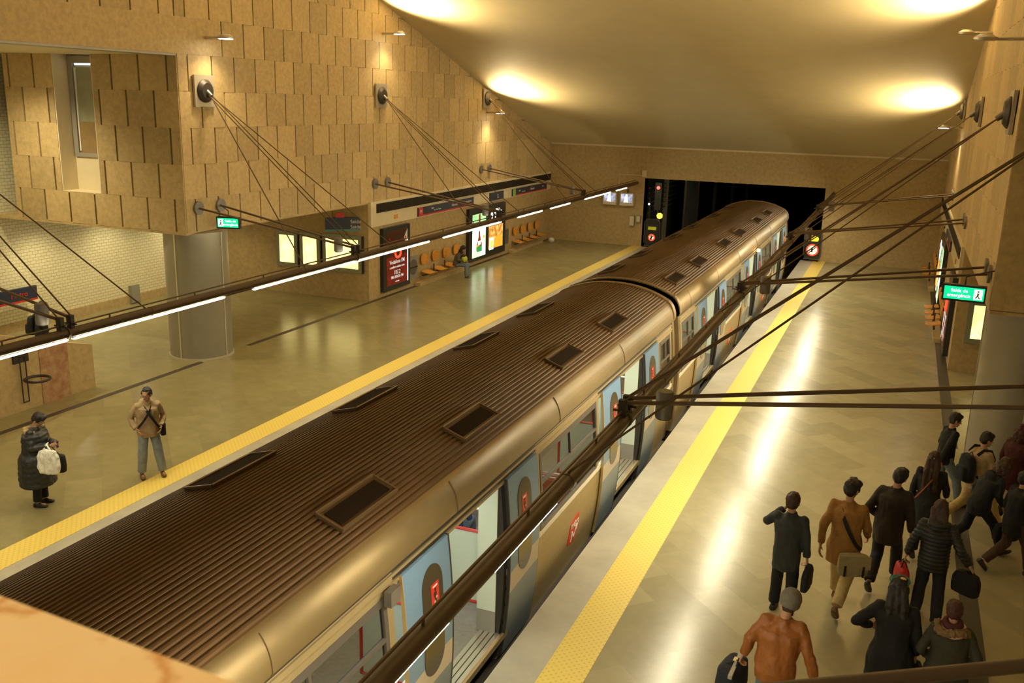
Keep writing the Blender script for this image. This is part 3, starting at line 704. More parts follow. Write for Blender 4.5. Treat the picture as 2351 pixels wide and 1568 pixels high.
# ================================================================= platform furniture, signs, signals
def bench(xw, s, y0, label, n=4):
    t = thing('wall_bench', label, 'bench', (xw, y0, 0), 0, 'wall benches with round plywood backs')
    MB().box(min(s*.02, s*.26), max(s*.02, s*.26), -.35, n*.92-.1, .0, .13).build('plinth', 'stonew', t)
    MB().box(min(s*.24, s*.30), max(s*.24, s*.30), -.15, n*.92-.3, .36, .42).build('support_beam', 'iron', t)
    for k in range(n):
        c = k*.92+.3
        q = MB(); rings = []
        for i in range(9):
            u = i/8; x = s*(.08+.44*u); z = .46+.03*math.cos(u*math.pi*1.3)-.01
            wv = .27-.03*abs(u-.5)
            rings.append([(x, c-wv, z), (x, c+wv, z), (x, c+wv, z+.025), (x, c-wv, z+.025)])
        q.loft(rings); q.build('seat', 'bench', t, smooth=True)
        b_ = MB(); rr = []
        for u in (0, .035):
            rr.append([(s*(.07+u+.02*math.cos(a)**2), c+.27*math.copysign(abs(math.cos(a))**.8, math.cos(a)), .93+.20*math.copysign(abs(math.sin(a))**.8, math.sin(a))) for a in [2*math.pi*k2/28 for k2 in range(28)]])
        b_.loft(rr); b_.build('backrest', 'bench', t, smooth=True)
        MB().box(min(0, s*.08), max(0, s*.08), c-.04, c+.04, .88, .98).build('back_bracket', 'iron', t)
        if k < n-1: MB().tube([(s*.26, c+.46, .4), (s*.26, c+.46, .70)], .025, 8).build('armrest_peg', 'iron', t)
    return t
bench(XL, 1, 30.75, 'plywood wall bench left of the pair of backlit posters, one person seated on it')
bench(XL, 1, 39.75, 'empty plywood wall bench at the far left corner, right of the two backlit posters')
bench(XR-.05, -1, 30.75, 'plywood wall bench on the right wall, nearer of the two there')
bench(XR-.05, -1, 39.75, 'plywood wall bench on the right wall at the far corner')

def poster_case(x, s, y0, y1, label, faces):
    t = thing('poster_case', label, 'poster', (x, y0, 0))
    X = lambda a: s*a
    MB().box(min(0, X(.14)), max(0, X(.14)), 0, y1-y0, .2, 2.40).build('case', 'blackf', t)
    return t
# 1: dark radio poster
def vod(x, s, label):
    rot = ROT_L if s > 0 else ROT_R
    y0 = 27.95; t = poster_case(x, s, y0, 29.85, label, 1)
    P = lambda a, b: (min(s*a, s*b), max(s*a, s*b))
    MB().box(*P(.14, .145), .18, 1.72, .36, 2.28).build('poster_dark_top', 'pdark', t)
    MB().box(*P(.145, .149), .18, 1.66, .36, 1.36).build('poster_red_half', 'pred', t)
    MB().box(*P(.145, .15), 1.68, 1.73, .36, 1.9).build('lit_edge', 'white_e', t)
    MB().torus((s*.152, .98, 1.5), (1, 0, 0), .20, .045, 28, 8).build('red_ring', 'rede', t)
    MB().add([(s*.15, 1.42, 1.95), (s*.15, 1.68, 2.25), (s*.15, 1.68, 1.62)], [(0, 1, 2)]).add([(s*.152, 1.42, 1.95), (s*.152, 1.68, 2.25), (s*.152, 1.68, 1.62)], [(2, 1, 0)]).build('white_diamond', 'white', t)
    MB().box(*P(.15, .154), 1.50, 1.58, 1.9, 2.0).build('diamond_mark', 'red', t)
    for body, z, sz in (('Vodafone FM', 1.16, .20), ('a melhor música nova', .98, .12), ('107.2', .78, .21), ('FM LISBOA FM', .62, .14), ('vodafone.fm', .46, .06)):
        text(body, sz, 'poster_text', 'white_t', t, (s*.152, .93, z), rot, .002, bold=.002)
    for yy, zz in ((1.5, 1.36), (.32, .60), (.4, 2.0)):
        MB().tube([(s*.15, yy, zz), (s*.156, yy, zz)], .04, 12).build('red_dot', 'red', t)
MT['stripd'] = mat('display_strip', (.022, .016, .01), .7, spec=.2)
MT['pdark'] = mat('poster_dark', (.07, .018, .012), .3, var=.3, vs=3)
MT['pred'] = mat('poster_red', (.30, .02, .015), .3, var=.45, vs=3)
MT['white_t'] = emit('poster_white', (.9, .85, .8), .6)
MT['pg'] = emit('poster_green_white', (.85, 1, .80), 1.7, (.50, .85, .42), 1.6)
MT['pg2'] = emit('poster_green', (.35, .75, .28), 1.1, (.65, .95, .55), 3)
MT['pf'] = emit('poster_food', (1, .55, .12), 1.2, (.45, .14, .03), 5)
MT['pbrown'] = emit('bottle_brown', (.35, .05, .01), .5)
MT['pbg'] = emit('bottle_label_green', (.03, .4, .10), .8)
MT['porange'] = emit('poster_orange', (1, .42, .03), 1.1)
MT['pblack'] = mat('poster_black', (.012, .012, .012), .3)
MT['pyel'] = emit('poster_yellow', (1, .85, .05), 1.2)
MT['pwhite'] = emit('poster_lit_white', (1, 1, .92), 1.9)
vod(XL, 1, 'dark red radio poster in a black case, left of the bin on the left wall')
vod(XR, -1, 'black poster case edge on the right wall nearest the grey pillar')
def duo(x, s, label):
    rot = ROT_L if s > 0 else ROT_R
    t = poster_case(x, s, 34.9, 38.72, label, 2)
    P = lambda a, b: (min(s*a, s*b), max(s*a, s*b))
    a = MB().box(*P(.14, .145), .32, 1.66, .34, 2.14).build('green_bottle_poster', 'pg', t)
    MB().box(*P(.145, .149), .32, 1.66, 1.52, 2.14).build('green_top_area', 'pg2', a)
    MB().box(*P(.149, .153), .32, 1.66, 1.50, 1.53).build('black_line', 'pblack', a)
    MB().box(*P(.149, .153), .92, 1.08, 1.62, 2.12).build('upper_bottle_neck', 'pbrown', a)
    bt = MB(); pr = [(.0, .20), (.02, .26), (.30, .26), (.42, .16), (.62, .08), (.82, .055), (.84, .03)]
    def prof(m_, ps, yc, z0, xo, th=.004):
        L_ = [(s*xo, yc-w, z0+z) for z, w in ps]; R_ = [(s*xo, yc+w, z0+z) for z, w in reversed(ps)]
        m_.prism(L_+R_, (s*th, 0, 0)); return m_
    prof(MB(), pr, 1.0, .58, .15).build('bottle', 'pbrown', a)
    prof(MB(), [(0, .24), (.05, .27), (.2, .25), (.24, .12)], 1.0, .55, .155).build('green_label', 'pbg', a)
    prof(MB(), [(0, .14), (.16, .15)], 1.0, .84, .155).build('white_label', 'pwhite', a)
    prof(MB(), [(0, .10), (.08, .2), (.2, .2), (.26, .1)], .86, .58, .153).build('orange_slice', 'porange', a)
    prof(MB(), [(0, .05), (.05, .08), (.12, .04)], 1.45, 1.08, .153).build('orange_drop', 'porange', a)
    b_ = MB().box(*P(.14, .145), 1.98, 3.58, .34, 2.22).build('meal_poster', 'pblack', t)
    MB().box(*P(.145, .149), 1.98, 3.52, .50, 1.48).build('meal_photo', 'pf', b_)
    MB().box(*P(.149, .153), 2.05, 2.5, .46, .98).build('white_cup', 'pwhite', b_)
    MB().box(*P(.153, .156), 2.15, 2.42, .55, .86).build('yellow_sign', 'pyel', b_)
    prof(MB(), [(0, .38), (.1, .45), (.3, .42), (.42, .25), (.52, .12)], 3.05, .52, .15).build('fries', 'porange', b_)
    text('2,79€', .52, 'poster_price', 'pwhite', b_, (s*.152, 2.78, 1.86), rot, .002, bold=.01)
    text('MENU', .16, 'poster_word', 'pwhite', b_, (s*.152, 2.9, 2.14), rot, .002)
    text('HOJE E AMANHÃ', .15, 'poster_line', 'pwhite', b_, (s*.152, 2.7, 1.60), rot, .002)
duo(XL, 1, 'black case with two backlit posters, green bottle and meal, on the left wall')
duo(XR, -1, 'black case with backlit posters on the right wall, farther one near the benches')

# band with signs above the lower wall
def band_(x, s, side):
    P = lambda a, b: (min(s*a, s*b), max(s*a, s*b))
    t = thing('sign_fascia', 'long cream fascia with dark display strip on the %s wall' % side, 'fascia', (x, 27.25, 0))
    MB().box(*P(0, .08), 0, YE-27.35, 2.52, 3.36).build('fascia_board', 'cream', t)
    MB().box(*P(.08, .10), .35, YE-27.4, 2.97, 3.28).build('dark_strip', 'stripd', t)
    for k in range(7): MB().box(*P(.10, .102), .35+k*2.45, .37+k*2.45, 2.97, 3.28).build('strip_seam', 'iron', t)
    MB().box(*P(.08, .11), 1.55, 1.78, 2.66, 2.80).build('small_box', 'bench', t)
    MB().tube([(s*.08, 10.9, 2.66), (s*.13, 10.9, 2.66)], .07, 14).build('camera_dome', 'iron', t)
    return t
band_(XL, 1, 'left'); band_(XR, -1, 'right')
def sign(x, s, y0, y1, z0, z1, label, words, redline=True, box=None):
    rot = ROT_L if s > 0 else ROT_R
    P = lambda a, b: (min(s*a, s*b), max(s*a, s*b)); w = y1-y0; h = z1-z0
    t = thing('direction_sign', label, 'sign', (x, y0, z0))
    MB().box(*P(.085, .14), 0, w, 0, h).build('panel', 'navy', t)
    if redline: MB().box(*P(.14, .145), 0, w, 0, .05).build('red_line', 'red', t)
    if box: MB().box(*P(.14, .147), .02, .34, .0, h).build('line_square', box, t)
    if box == 'red': text('M', .2, 'metro_letter', 'white', t, (s*.15, .18, h/2), rot, .002)
    for body, yy, zz, sz in words: text(body, sz, 'sign_text', 'white', t, (s*.15, yy, zz), rot, .002)
    return t
sign(XL, 1, 30.5, 35.3, 2.56, 2.88, 'long navy direction sign with red underline, above and left of the backlit posters', [('Saída', 1.1, .22, .10), ('Praça · Rua · Avenida', 1.5, .14, .07), ('Alameda', 3.0, .18, .15), ('Correspondências', 4.2, .2, .10)], True, 'red')
sign(XL, 1, 37.0, 38.45, 2.56, 2.90, 'small square navy sign above the two backlit posters', [('Saída', .8, .22, .1), ('Exit', .8, .12, .1)], False)
sign(XL, 1, 39.5, 43.9, 2.56, 2.88, 'long navy direction sign with red underline at the far left end', [('Saída', .8, .2, .1), ('Praça · Largo', 1.3, .14, .07), ('Alameda', 2.4, .18, .15), ('Saída', 3.8, .2, .1)], True, 'green')
sign(XR, -1, 32.0, 35.6, 2.56, 2.88, 'navy direction sign with red underline on the right wall fascia', [('Alameda', 1.8, .18, .15)], True, 'red')
# angled hanging sign in front of the left lit maps
t = thing('hanging_sign', 'navy sign reading Saída with a teal underline, hung before the lit maps', 'sign', (-17.0, 27.0, 2.62), math.radians(38))
MB().box(-.75, .75, -.06, .06, -.20, .22).build('panel', 'navy', t)
MB().box(-.75, .75, -.065, .0, -.22, -.17).build('teal_line', 'teal', t)
MT_ = text('Saída', .17, 'sign_text', 'white', t, (.25, -.065, .08), ROT_E, .002); text('Saída', .17, 'sign_text', 'white', t, (.25, -.065, -.09), ROT_E, .002)
MB().box(-.40, -.12, -.03, .03, .22, .38).build('red_square', 'red', t)
MB().tube([(-.5, 0, .22), (-.5, 0, .68)], .012, 6).build('hanger_rod', 'iron', t); MB().tube([(.5, 0, .22), (.5, 0, .68)], .012, 6).build('hanger_rod', 'iron', t)
# sign at the far left edge over the lobby
t = thing('hanging_sign', 'navy sign with red underline in front of the tiled wall, far left edge', 'sign', (-22.6, 18.4, .95))
MB().box(-.05, .05, -1.9, .9, -.05, .35).build('panel', 'navy', t)
MB().box(.05, .056, -1.9, .9, -.05, .0).build('red_line', 'red', t)
text('Metro', .22, 'sign_text', 'red', t, (.056, .3, .17), ROT_L, .002)
MB().tube([(0, -.5, .35), (0, -.5, 6.7)], .012, 6).build('hanger_rod', 'iron', t); MB().box(-.25, .0, .2, .3, .1, .2).build('wall_bracket', 'iron', t)
# lit map frames on the return walls
MT['olive'] = mat('olive_frame', (.30, .31, .22), .45, metal=.2)
def lit_map(x0, x1, z0, z1, label, yw=27.2):
    t = thing('lit_map', label, 'lightbox', ((x0+x1)/2, yw, z0)); w = (x1-x0)/2; h = z1-z0
    MB().box(-w, w, -.09, 0, 0, h).build('frame', 'olive', t)
    MB().box(-w+.14, w-.14, -.094, -.088, .14, h-.14).build('map_face', 'lit_panel', t)
    MB().box(w-.0, w+.05, -.10, 0, 0, h).build('side_edge', 'blackf', t)
    return t
lit_map(-20.0, -19.12, .95, 2.18, 'lit yellow map frame, leftmost of three beside the round pillar')
lit_map(-19.03, -18.2, .95, 2.18, 'lit yellow map frame, middle of three beside the round pillar')
lit_map(-18.1, -16.55, .95, 2.22, 'wide lit yellow map frame, rightmost of three next to the corner')
lit_map(1.98, 3.2, .82, 2.0, 'lit yellow map frame on the right behind the grey pillar')
# grey waste unit in the wall
def bin_(x, s, label):
    P = lambda a, b: (min(s*a, s*b), max(s*a, s*b))
    t = thing('wall_bin', label, 'bin', (x, 30.26, .3))
    MB().box(*P(0, .05), -.36, .36, 0, .85).build('plate', 'mesh_grey', t)
    MB().tube([(s*.05, 0, .44), (s*.07, 0, .44)], .28, 32).build('round_door', 'anchor', t)
    MB().box(*P(.07, .10), -.27, .27, .415, .45).build('slot', 'blackf', t)
bin_(XL, 1, 'grey wall plate with a round slotted bin door beside the radio poster')
for x, s, y0, z0, z1, lb in ((XL, 1, 34.2, .5, 1.0, 'small grey wall cabinet left of the backlit posters'), (XL, 1, 38.85, .45, 1.15, 'small grey wall cabinet right of the backlit posters')):
    t = thing('wall_cabinet', lb, 'cabinet', (x, y0, z0)); MB().box(0, .08, 0, .42, 0, z1-z0).build('body', 'mesh_grey', t); MB().box(.08, .09, .03, .39, .03, z1-z0-.03).build('door', 'anchor', t)
t = thing('wall_cabinet', 'narrow grey cabinet on the white tiled lobby wall', 'cabinet', (-22.9, 23.1, .02)); MB().box(0, .10, 0, .38, 0, .58).build('body', 'olive', t); MB().box(.1, .11, .03, .35, .03, .55).build('door', 'mesh_grey', t)
# ring bin holder on the stair wall
t = thing('ring_bin', 'black wire ring bin holder on the stair wall, far left', 'bin', (-17.0, 14.0, .2))
MB().box(0, .05, -.25, .12, .88, 1.14).build('bracket', 'iron', t)
for yy in (-.12, .02): MB().tube([(.06, yy, 1.0), (.06, yy, .55), (.06, yy, .0)], .014, 6).build('rod', 'iron', t)
MB().tube([(.06, -.12, 0), (.06, .02, 0)], .014, 6).build('bottom_rod', 'iron', t)
MB().torus((.32, .06, .52), (0, 0, 1), .25, .03, 30, 8).build('ring', 'iron', t, smooth=True)
# litter ball near far corner
t = tag(MB().tube([(0, 0, 0), (0, 0, .03), (0, 0, .12), (0, 0, .2), (0, 0, .24)], [.06, .12, .16, .13, .05], 16).build('floor_dome', 'white', loc=(-15.75, 43.6, 0), smooth=True), 'small white dome on the floor in the far left corner', 'dome')
# exit signs
def exit_sign(loc, rz, label, w=.62):
    t = thing('exit_sign', label, 'sign', loc, rz)
    MB().box(-w/2, w/2, -.07, .07, -.15, .15).build('housing', 'blackf', t)
    MB().box(-w/2+.03, w/2-.03, -.075, -.068, -.115, .115).build('green_face', 'green_e', t)
    MB().box(w/2-.20, w/2-.06, -.08, -.074, -.09, .09).build('pictogram_field', 'white_e', t) if rz < .5 and loc[0] > 0 else MB().box(-w/2+.06, -w/2+.18, -.08, -.074, -.09, .09).build('pictogram_field', 'white_e', t)
    xc = -.08 if loc[0] > 0 else .07
    text('Saída de', .085, 'sign_text', 'white_e', t, (xc, -.08, .045), ROT_E, .002); text('emergência', .085, 'sign_text', 'white_e', t, (xc, -.08, -.045), ROT_E, .002)
    px = w/2-.13 if loc[0] > 0 else -w/2+.12
    f = MB().tube([(px, -.082, .055), (px, -.086, .055)], .018, 8)
    f.prism([(px-.015, -.082, .03), (px+.02, -.082, .03), (px+.01, -.082, -.03), (px+.045, -.082, -.07), (px+.02, -.082, -.075), (px-.005, -.082, -.04), (px-.03, -.082, -.075), (px-.045, -.082, -.06), (px-.02, -.082, -.02)], (0, -.004, 0))
    f.build('running_figure', 'green', t)
    MB().tube([(0, 0, .15), (0, 0, .30), (-.2 if loc[0] < 0 else .45, .0, .45)], .015, 6).build('hanger', 'iron', t)
    return t
exit_sign((-15.82, 19.5, 3.56), math.radians(18), 'small green lit emergency exit sign by the left pillar top', .60)
exit_sign((1.25, 18.6, 3.62), math.radians(-4), 'green lit emergency exit sign on the right wall above the pillar', .72)
# monitors on the end wall
for i, (xx, lb) in enumerate(((-13.10, 'left of two small platform monitors on the end wall'), (-12.25, 'right of two small platform monitors on the end wall'))):
    t = thing('platform_monitor', lb, 'monitor', (xx, YE-.32, 2.28), 0, None)
    MB().box(-.34, .34, 0, .28, -.32, .28).build('housing', 'cream', t)
    sc = MB().box(-.28, .28, -.012, 0, -.17, .24).build('screen', 'screen', t)
    MB().add([(-.04, -.016, .22), (.02, -.016, .22), (.08, -.016, -.16), (-.14, -.016, -.16)], [(0, 1, 2, 3)]).add([(-.04, -.014, .22), (.02, -.014, .22), (.08, -.014, -.16), (-.14, -.014, -.16)], [(3, 2, 1, 0)]).build('track_picture', 'white_e', sc)
    MB().tube([(0, .14, .28), (0, .14, .42), (0, .30, .42)], .03, 8).build('bracket', 'iron', t)
for xx, ww, z0, z1, lb in ((-11.98, .24, .98, 1.48, 'larger grey phone box on the end wall beside the tunnel edge'), (-11.66, .2, 1.18, 1.5, 'smaller beige switch box on the end wall beside the tunnel edge')):
    t = thing('switch_box', lb, 'box', (xx, YE, z0)); MB().box(-ww/2, ww/2, -.16, 0, 0, z1-z0).build('body', 'mesh_grey', t); MB().box(-ww/2+.02, ww/2-.02, -.175, -.16, .03, z1-z0-.03).build('lid', 'cream', t)
t = tag(MB().tube([(-12.75, YE-.03, 2.6), (-12.75, YE-.03, 3.42), (-11.6, YE-.03, 3.42)], .025, 6).box(-11.62, -11.42, YE-.08, YE, 3.36, 3.66).build('conduit', 'cream'), 'thin cream conduit above the monitors on the end wall', 'conduit')
# signals at the tunnel mouth
t = thing('track_signal', 'tall dark railway signal with red lamp at the left tunnel edge', 'signal', (-10.85, YE+.35, 0))
MB().tube([(.0, 0, -1.25), (0, 0, 3.1)], .05, 10).build('mast', 'iron', t)
MB().box(-.16, .16, -.12, .06, 1.8, 3.1).build('lamp_head', 'blackf', t)
MB().tube([(.0, -.13, 2.86), (0, -.15, 2.86)], .075, 16).build('red_lamp', 'red_e', t)
for z in (2.60, 2.34, 2.08): MB().tube([(.0, -.12, z), (0, -.15, z)], .07, 16).build('dark_lens', 'iron', t)
MB().tube([(-.42, -.1, 2.05), (-.42, -.12, 2.05)], .05, 12).build('white_lamp', 'white_e', t)
MB().tube([(-.42, .05, 1.2), (-.42, .05, 2.3)], .06, 8).build('side_mast', 'iron', t); MB().tube([(-.42, .05, 1.3), (0, .05, 1.3)], .03, 8).build('cross_arm', 'iron', t)
MB().tube([(.14, -.10, 1.52), (.14, -.13, 1.52)], .15, 7).build('yellow_plate', 'yel_e', t)
def nosign(loc, rz, label, r, bright):
    t = thing('warning_sign', label, 'sign', loc, rz)
    MB().box(-.34, .34, 0, .08, -.62, .62).build('board', 'blackf', t)
    q = MB()
    for a, b2 in (((-.36, -.64), (.30, -.64)), ((.38, -.5), (.38, .5)), ((.28, .66), (-.26, .66)), ((-.38, .5), (-.38, -.5))): q.tube([(a[0], -.01, a[1]), (b2[0], -.01, b2[1])], .018, 6)
    q.tube([(.30, -.01, -.64), (.38, -.01, -.5)], .018, 6).tube([(.38, -.01, .5), (.28, -.01, .66)], .018, 6).tube([(-.26, -.01, .66), (-.38, -.01, .5)], .018, 6)
    q.build('tube_frame', 'anchor', t)
    for u in (-.25, .25): MB().box(u-.02, u+.02, .01, .05, -loc[2] if bright else -loc[2]-1.2, -.6).build('foot_post', 'iron', t)
    if bright:
        MB().prism([(.24*math.cos(a), -.01, .27+.17*math.sin(a)) for a in [math.pi*k/10 for k in range(11)]]+[(-.2, -.01, .18), (.2, -.01, .18)], (0, -.02, 0)).build('yellow_lamp', 'amb2', t)
    else: MB().box(-.2, .2, -.03, 0, .15, .3).build('yellow_lamp', 'yeldim', t)
    MB().tube([(0, -.015, -.22), (0, -.02, -.22)], r*.98, 28).build('white_disc', 'pwhite2', t)
    MB().torus((0, -.025, -.22), (0, 1, 0), r, .035, 28, 6).build('red_ring', 'rede', t)
    MB().box(-.02, .02, -.03, -.02, -r*.9, r*.9).build('red_bar', 'pblack', t).matrix_local = Matrix.Translation((0, 0, -.22)) @ Matrix.Rotation(math.radians(45), 4, 'Y')
    MB().tube([(-.02, -.024, -.12), (-.02, -.03, -.12)], .03, 8).box(-.05, .02, -.03, -.022, -.32, -.15).build('walking_figure', 'pblack', t)
    return t
MT['amb2'] = emit('warning_yellow', (1, .55, .03), 1.6); MT['yeldim'] = emit('dim_yellow', (.5, .45, .02), .5); MT['pwhite2'] = emit('sign_white', (1, .8, .6), 1.3)
nosign((-10.98, YE+.0, .70), 0, 'no entry warning sign at the left edge of the tunnel', .14, False)
nosign((-3.46, YE-.25, .75), 0, 'lit no entry warning sign at the right edge of the tunnel', .24, True)
t = tag(MB().tube([(0, 0, 0), (0, -.05, 0)], .045, 12).build('blue_lamp', 'blue_e', loc=(-3.22, YE-.02, 2.42)), 'tiny blue lamp beside the right end of the tunnel', 'lamp')
t = thing('tunnel_fill_lamp', 'added hidden lamp in the tunnel roof brightening the gate beyond the end wall', 'lamp', (-5.2, 47.5, 4.15))  # out of sight behind the lintel, added to light up the gate
MB().box(-.3, .3, -.08, .08, -.06, .05).build('housing', 'iron', t); MB().box(-.25, .25, -.06, .06, -.075, -.06).build('lens', 'lamp_e', t)
spot('tunnel_fill_beam', (0, 0, -.12), (-5, 3, -3.5), 45, 100, .8, (1, .9, .65), .1, t)
# in tunnel equipment
t = thing('steel_gate', 'pale steel gate inside the dark tunnel on the left side', 'gate', (-10.6, 50, -1.2))
MB().box(-.05, .05, 0, .1, 0, 4.2).box(-.05, .05, 3.4, 3.5, 0, 4.2).box(-.05, .05, 0, 3.5, 4.1, 4.2).box(-.05, .05, 0, 3.5, 1.2, 1.3).build('frame', 'rail', t); MB().box(-.1, -.06, .1, 3.4, 1.3, 4.1).build('panel', 'mesh_grey', t)
for k in range(6):
    tag(MB().tube([(TL+.12, YE+.5, 1.6+k*.24), (TL+.12, 80, 1.6+k*.24)], .03, 6).build('tunnel_cable', 'anchor'), 'cable run along the left side of the dark tunnel', 'cable', 'cables along the tunnel side')
# ledge box at right platform floor edge of the tunnel + handrail near camera
t = tag(MB().tube([(-.75, 1.92, 5.30), (-.04, 2.38, 5.30), (.48, 2.72, 5.30), (1.6, 3.45, 5.30)], .021, 14).build('handrail', 'brown_paint', smooth=True), 'brown tubular handrail crossing the lower right corner', 'handrail')
MT['teal'] = mat('teal_line', (.05, .3, .28), .4)
# ================================================================= people
V = Vector
def cone(mb, a, b, ra, rb, n=12):
    a, b = V(a), V(b); d = b-a; L_ = d.length
    if L_ < 1e-5: d = V((0, 0, 1)); L_ = 1e-5
    d = d.normalized(); u = d.orthogonal().normalized(); w = d.cross(u); rings = []
    for c, r, angs in ((a, ra, (-80, -50, -20)), (b, rb, (20, 50, 80))):
        for g_ in angs:
            g_ = math.radians(g_); rr = r*math.cos(g_); cc = c+d*r*math.sin(g_)
            rings.append([cc+(u*math.cos(t)+w*math.sin(t))*rr for t in [2*math.pi*k/n for k in range(n)]])
    mb.loft(rings); return mb
def ell(mb, c, r, R_=None, n=16):
    c = V(c); rings = []
    for i in range(1, n//2+2):
        ph = -math.pi/2+math.pi*i/(n//2+2)
        ring = []
        for k in range(n):
            t = 2*math.pi*k/n; p = V((r[0]*math.cos(ph)*math.cos(t), r[1]*math.cos(ph)*math.sin(t), r[2]*math.sin(ph)))
            if R_: p = R_ @ p
            ring.append(c+p)
        rings.append(ring)
    mb.loft(rings); return mb
def remesh(mb, name, m, vox, parent, amp=0., fr=9., quilt=None, smooth=3, cut=None):
    me = bpy.data.meshes.new('tmp'); me.from_pydata(mb.v, [], mb.f)
    bm = bmesh.new(); bm.from_mesh(me); bmesh.ops.recalc_face_normals(bm, faces=bm.faces); bm.to_mesh(me); bm.free()
    o = bpy.data.objects.new('tmp', me); COL.objects.link(o)
    r = o.modifiers.new('r', 'REMESH'); r.mode = 'VOXEL'; r.voxel_size = vox
    if smooth: s_ = o.modifiers.new('s', 'SMOOTH'); s_.factor = .5; s_.iterations = smooth
    out = bpy.data.meshes.new_from_object(o.evaluated_get(bpy.context.evaluated_depsgraph_get()))
    COL.objects.unlink(o); bpy.data.objects.remove(o); bpy.data.meshes.remove(me); out.name = name
    if amp or quilt:
        nr = [v.normal.copy() for v in out.vertices]; sd = random.random()*50
        for v, q in zip(out.vertices, nr):
            d = 0
            if amp:
                p = v.co*fr; d += amp*(mnoise.noise(V((p.x+sd, p.y, p.z*.55)))+.5*mnoise.noise(V((p.x*2.3, p.y*2.3+sd, p.z*1.2))))
            if quilt: d += quilt[1]*abs(math.sin(v.co.z*math.pi/quilt[0]))
            v.co += q*d
    if cut: # remove everything where cut(co) true
        bm = bmesh.new(); bm.from_mesh(out); bmesh.ops.delete(bm, geom=[v for v in bm.verts if cut(v.co)], context='VERTS'); bm.to_mesh(out); bm.free()
    out.polygons.foreach_set('use_smooth', [True]*len(out.polygons)); out.materials.clear(); out.materials.append(MT[m] if isinstance(m, str) else m)
    q = bpy.data.objects.new(name, out); COL.objects.link(q)
    if parent: q.parent = parent
    return q
MT['skin'] = mat('skin', (.50, .27, .16), .5, var=.05, vs=20)
MT['skin_dark'] = mat('skin_tan', (.36, .18, .10), .5, var=.05, vs=20)
MT['eyewhite'] = mat('eye_white', (.6, .55, .5), .3); MT['eyedark'] = mat('eye_dark', (.02, .015, .01), .2)
def cloth(name, c, rough=.8, var=.12, vs=14): MT[name] = mat(name, c, rough, var=var, vs=vs, bump=.25, bs=90)
cloth('hair_black', (.012, .009, .008), .55); cloth('hair_brown', (.05, .022, .012), .55); cloth('hair_red', (.06, .015, .01), .55)
cloth('c_slate', (.03, .034, .035)); cloth('c_mustard', (.30, .14, .028)); cloth('c_khaki', (.50, .36, .14)); cloth('c_darkbrown', (.026, .016, .010))
cloth('c_black', (.007, .007, .008)); cloth('c_coal', (.012, .013, .015)); cloth('c_puffer', (.016, .015, .015), .45); cloth('c_leather', (.30, .10, .02), .5)
cloth('c_jeans', (.16, .21, .26)); cloth('c_jeans2', (.24, .27, .30)); cloth('c_navy', (.010, .013, .022)); cloth('c_tan', (.42, .30, .15)); cloth('c_tanjkt', (.40, .28, .15))
cloth('c_olive', (.035, .032, .018)); cloth('c_fur', (.20, .12, .05)); cloth('c_pink', (.72, .42, .30)); cloth('c_maroon', (.07, .012, .012)); cloth('c_beanie', (.15, .135, .11))
cloth('c_shoe', (.015, .012, .01), .4); cloth('c_shoebrown', (.16, .08, .03), .5); cloth('c_sneaker', (.03, .03, .04), .5); cloth('c_browntr', (.07, .035, .02))
cloth('c_red', (.50, .015, .02), .5); cloth('c_bagkhaki', (.30, .24, .12)); cloth('c_coat', (.03, .032, .035)); cloth('c_quilt', (.022, .022, .024), .4); cloth('c_teal', (.03, .22, .20)); cloth('c_orange', (.45, .12, .02))
cloth('c_hivis', (.55, .62, .06)); cloth('c_grey', (.10, .085, .06)); cloth('c_blue', (.05, .09, .20)); cloth('c_beige', (.52, .42, .26))
MT['plastic'] = mat('white_plastic', (.88, .86, .78), .35, var=.05, vs=8, bump=.6, bs=12)
MT['phone'] = emit('phone_screen', (.8, .85, .9), 1.2)
LEGS = {
 'stand': dict(pz=.93, L=((-.10, .02, .50), (-.11, 0, .085), 0), R=((.10, .02, .50), (.11, 0, .085), 0)),
 'apart': dict(pz=.92, L=((-.14, .02, .49), (-.19, .02, .085), 0), R=((.13, .03, .49), (.16, -.02, .085), 0)),
 'walkR': dict(pz=.90, L=((-.09, -.02, .48), (-.07, -.36, .19), 50), R=((.10, .19, .52), (.09, .29, .09), -5)),
 'walkL': dict(pz=.90, R=((.09, -.02, .48), (.06, -.36, .19), 50), L=((-.10, .19, .52), (-.09, .29, .09), -5)),
 'strideR': dict(pz=.87, L=((-.09, -.12, .46), (-.07, -.50, .22), 55), R=((.10, .25, .52), (.09, .42, .10), -10)),
 'small': dict(pz=.92, L=((-.11, .10, .50), (-.13, .12, .085), 0), R=((.11, -.02, .49), (.13, -.17, .10), 12)),
 'sit': dict(pz=.56, L=((-.10, .44, .56), (-.10, .42, .085), 0), R=((.10, .44, .56), (.11, .46, .085), 0)),
}
ARM = {'down': ((.235, -.02, 1.13), (.25, .05, .89)), 'pocket': ((.29, -.08, 1.14), (.21, .10, .98)), 'swingf': ((.23, .07, 1.14), (.22, .23, .97)), 'swingb': ((.24, -.14, 1.15), (.24, -.19, .91)),
       'lap': ((.22, .10, 1.13), (.08, .30, 1.08)), 'text': ((.23, .06, 1.14), (.07, .30, 1.16)), 'phone': ((.31, .06, 1.26), (.13, .20, 1.42)), 'out': ((.33, -.02, 1.17), (.40, .08, .96))}
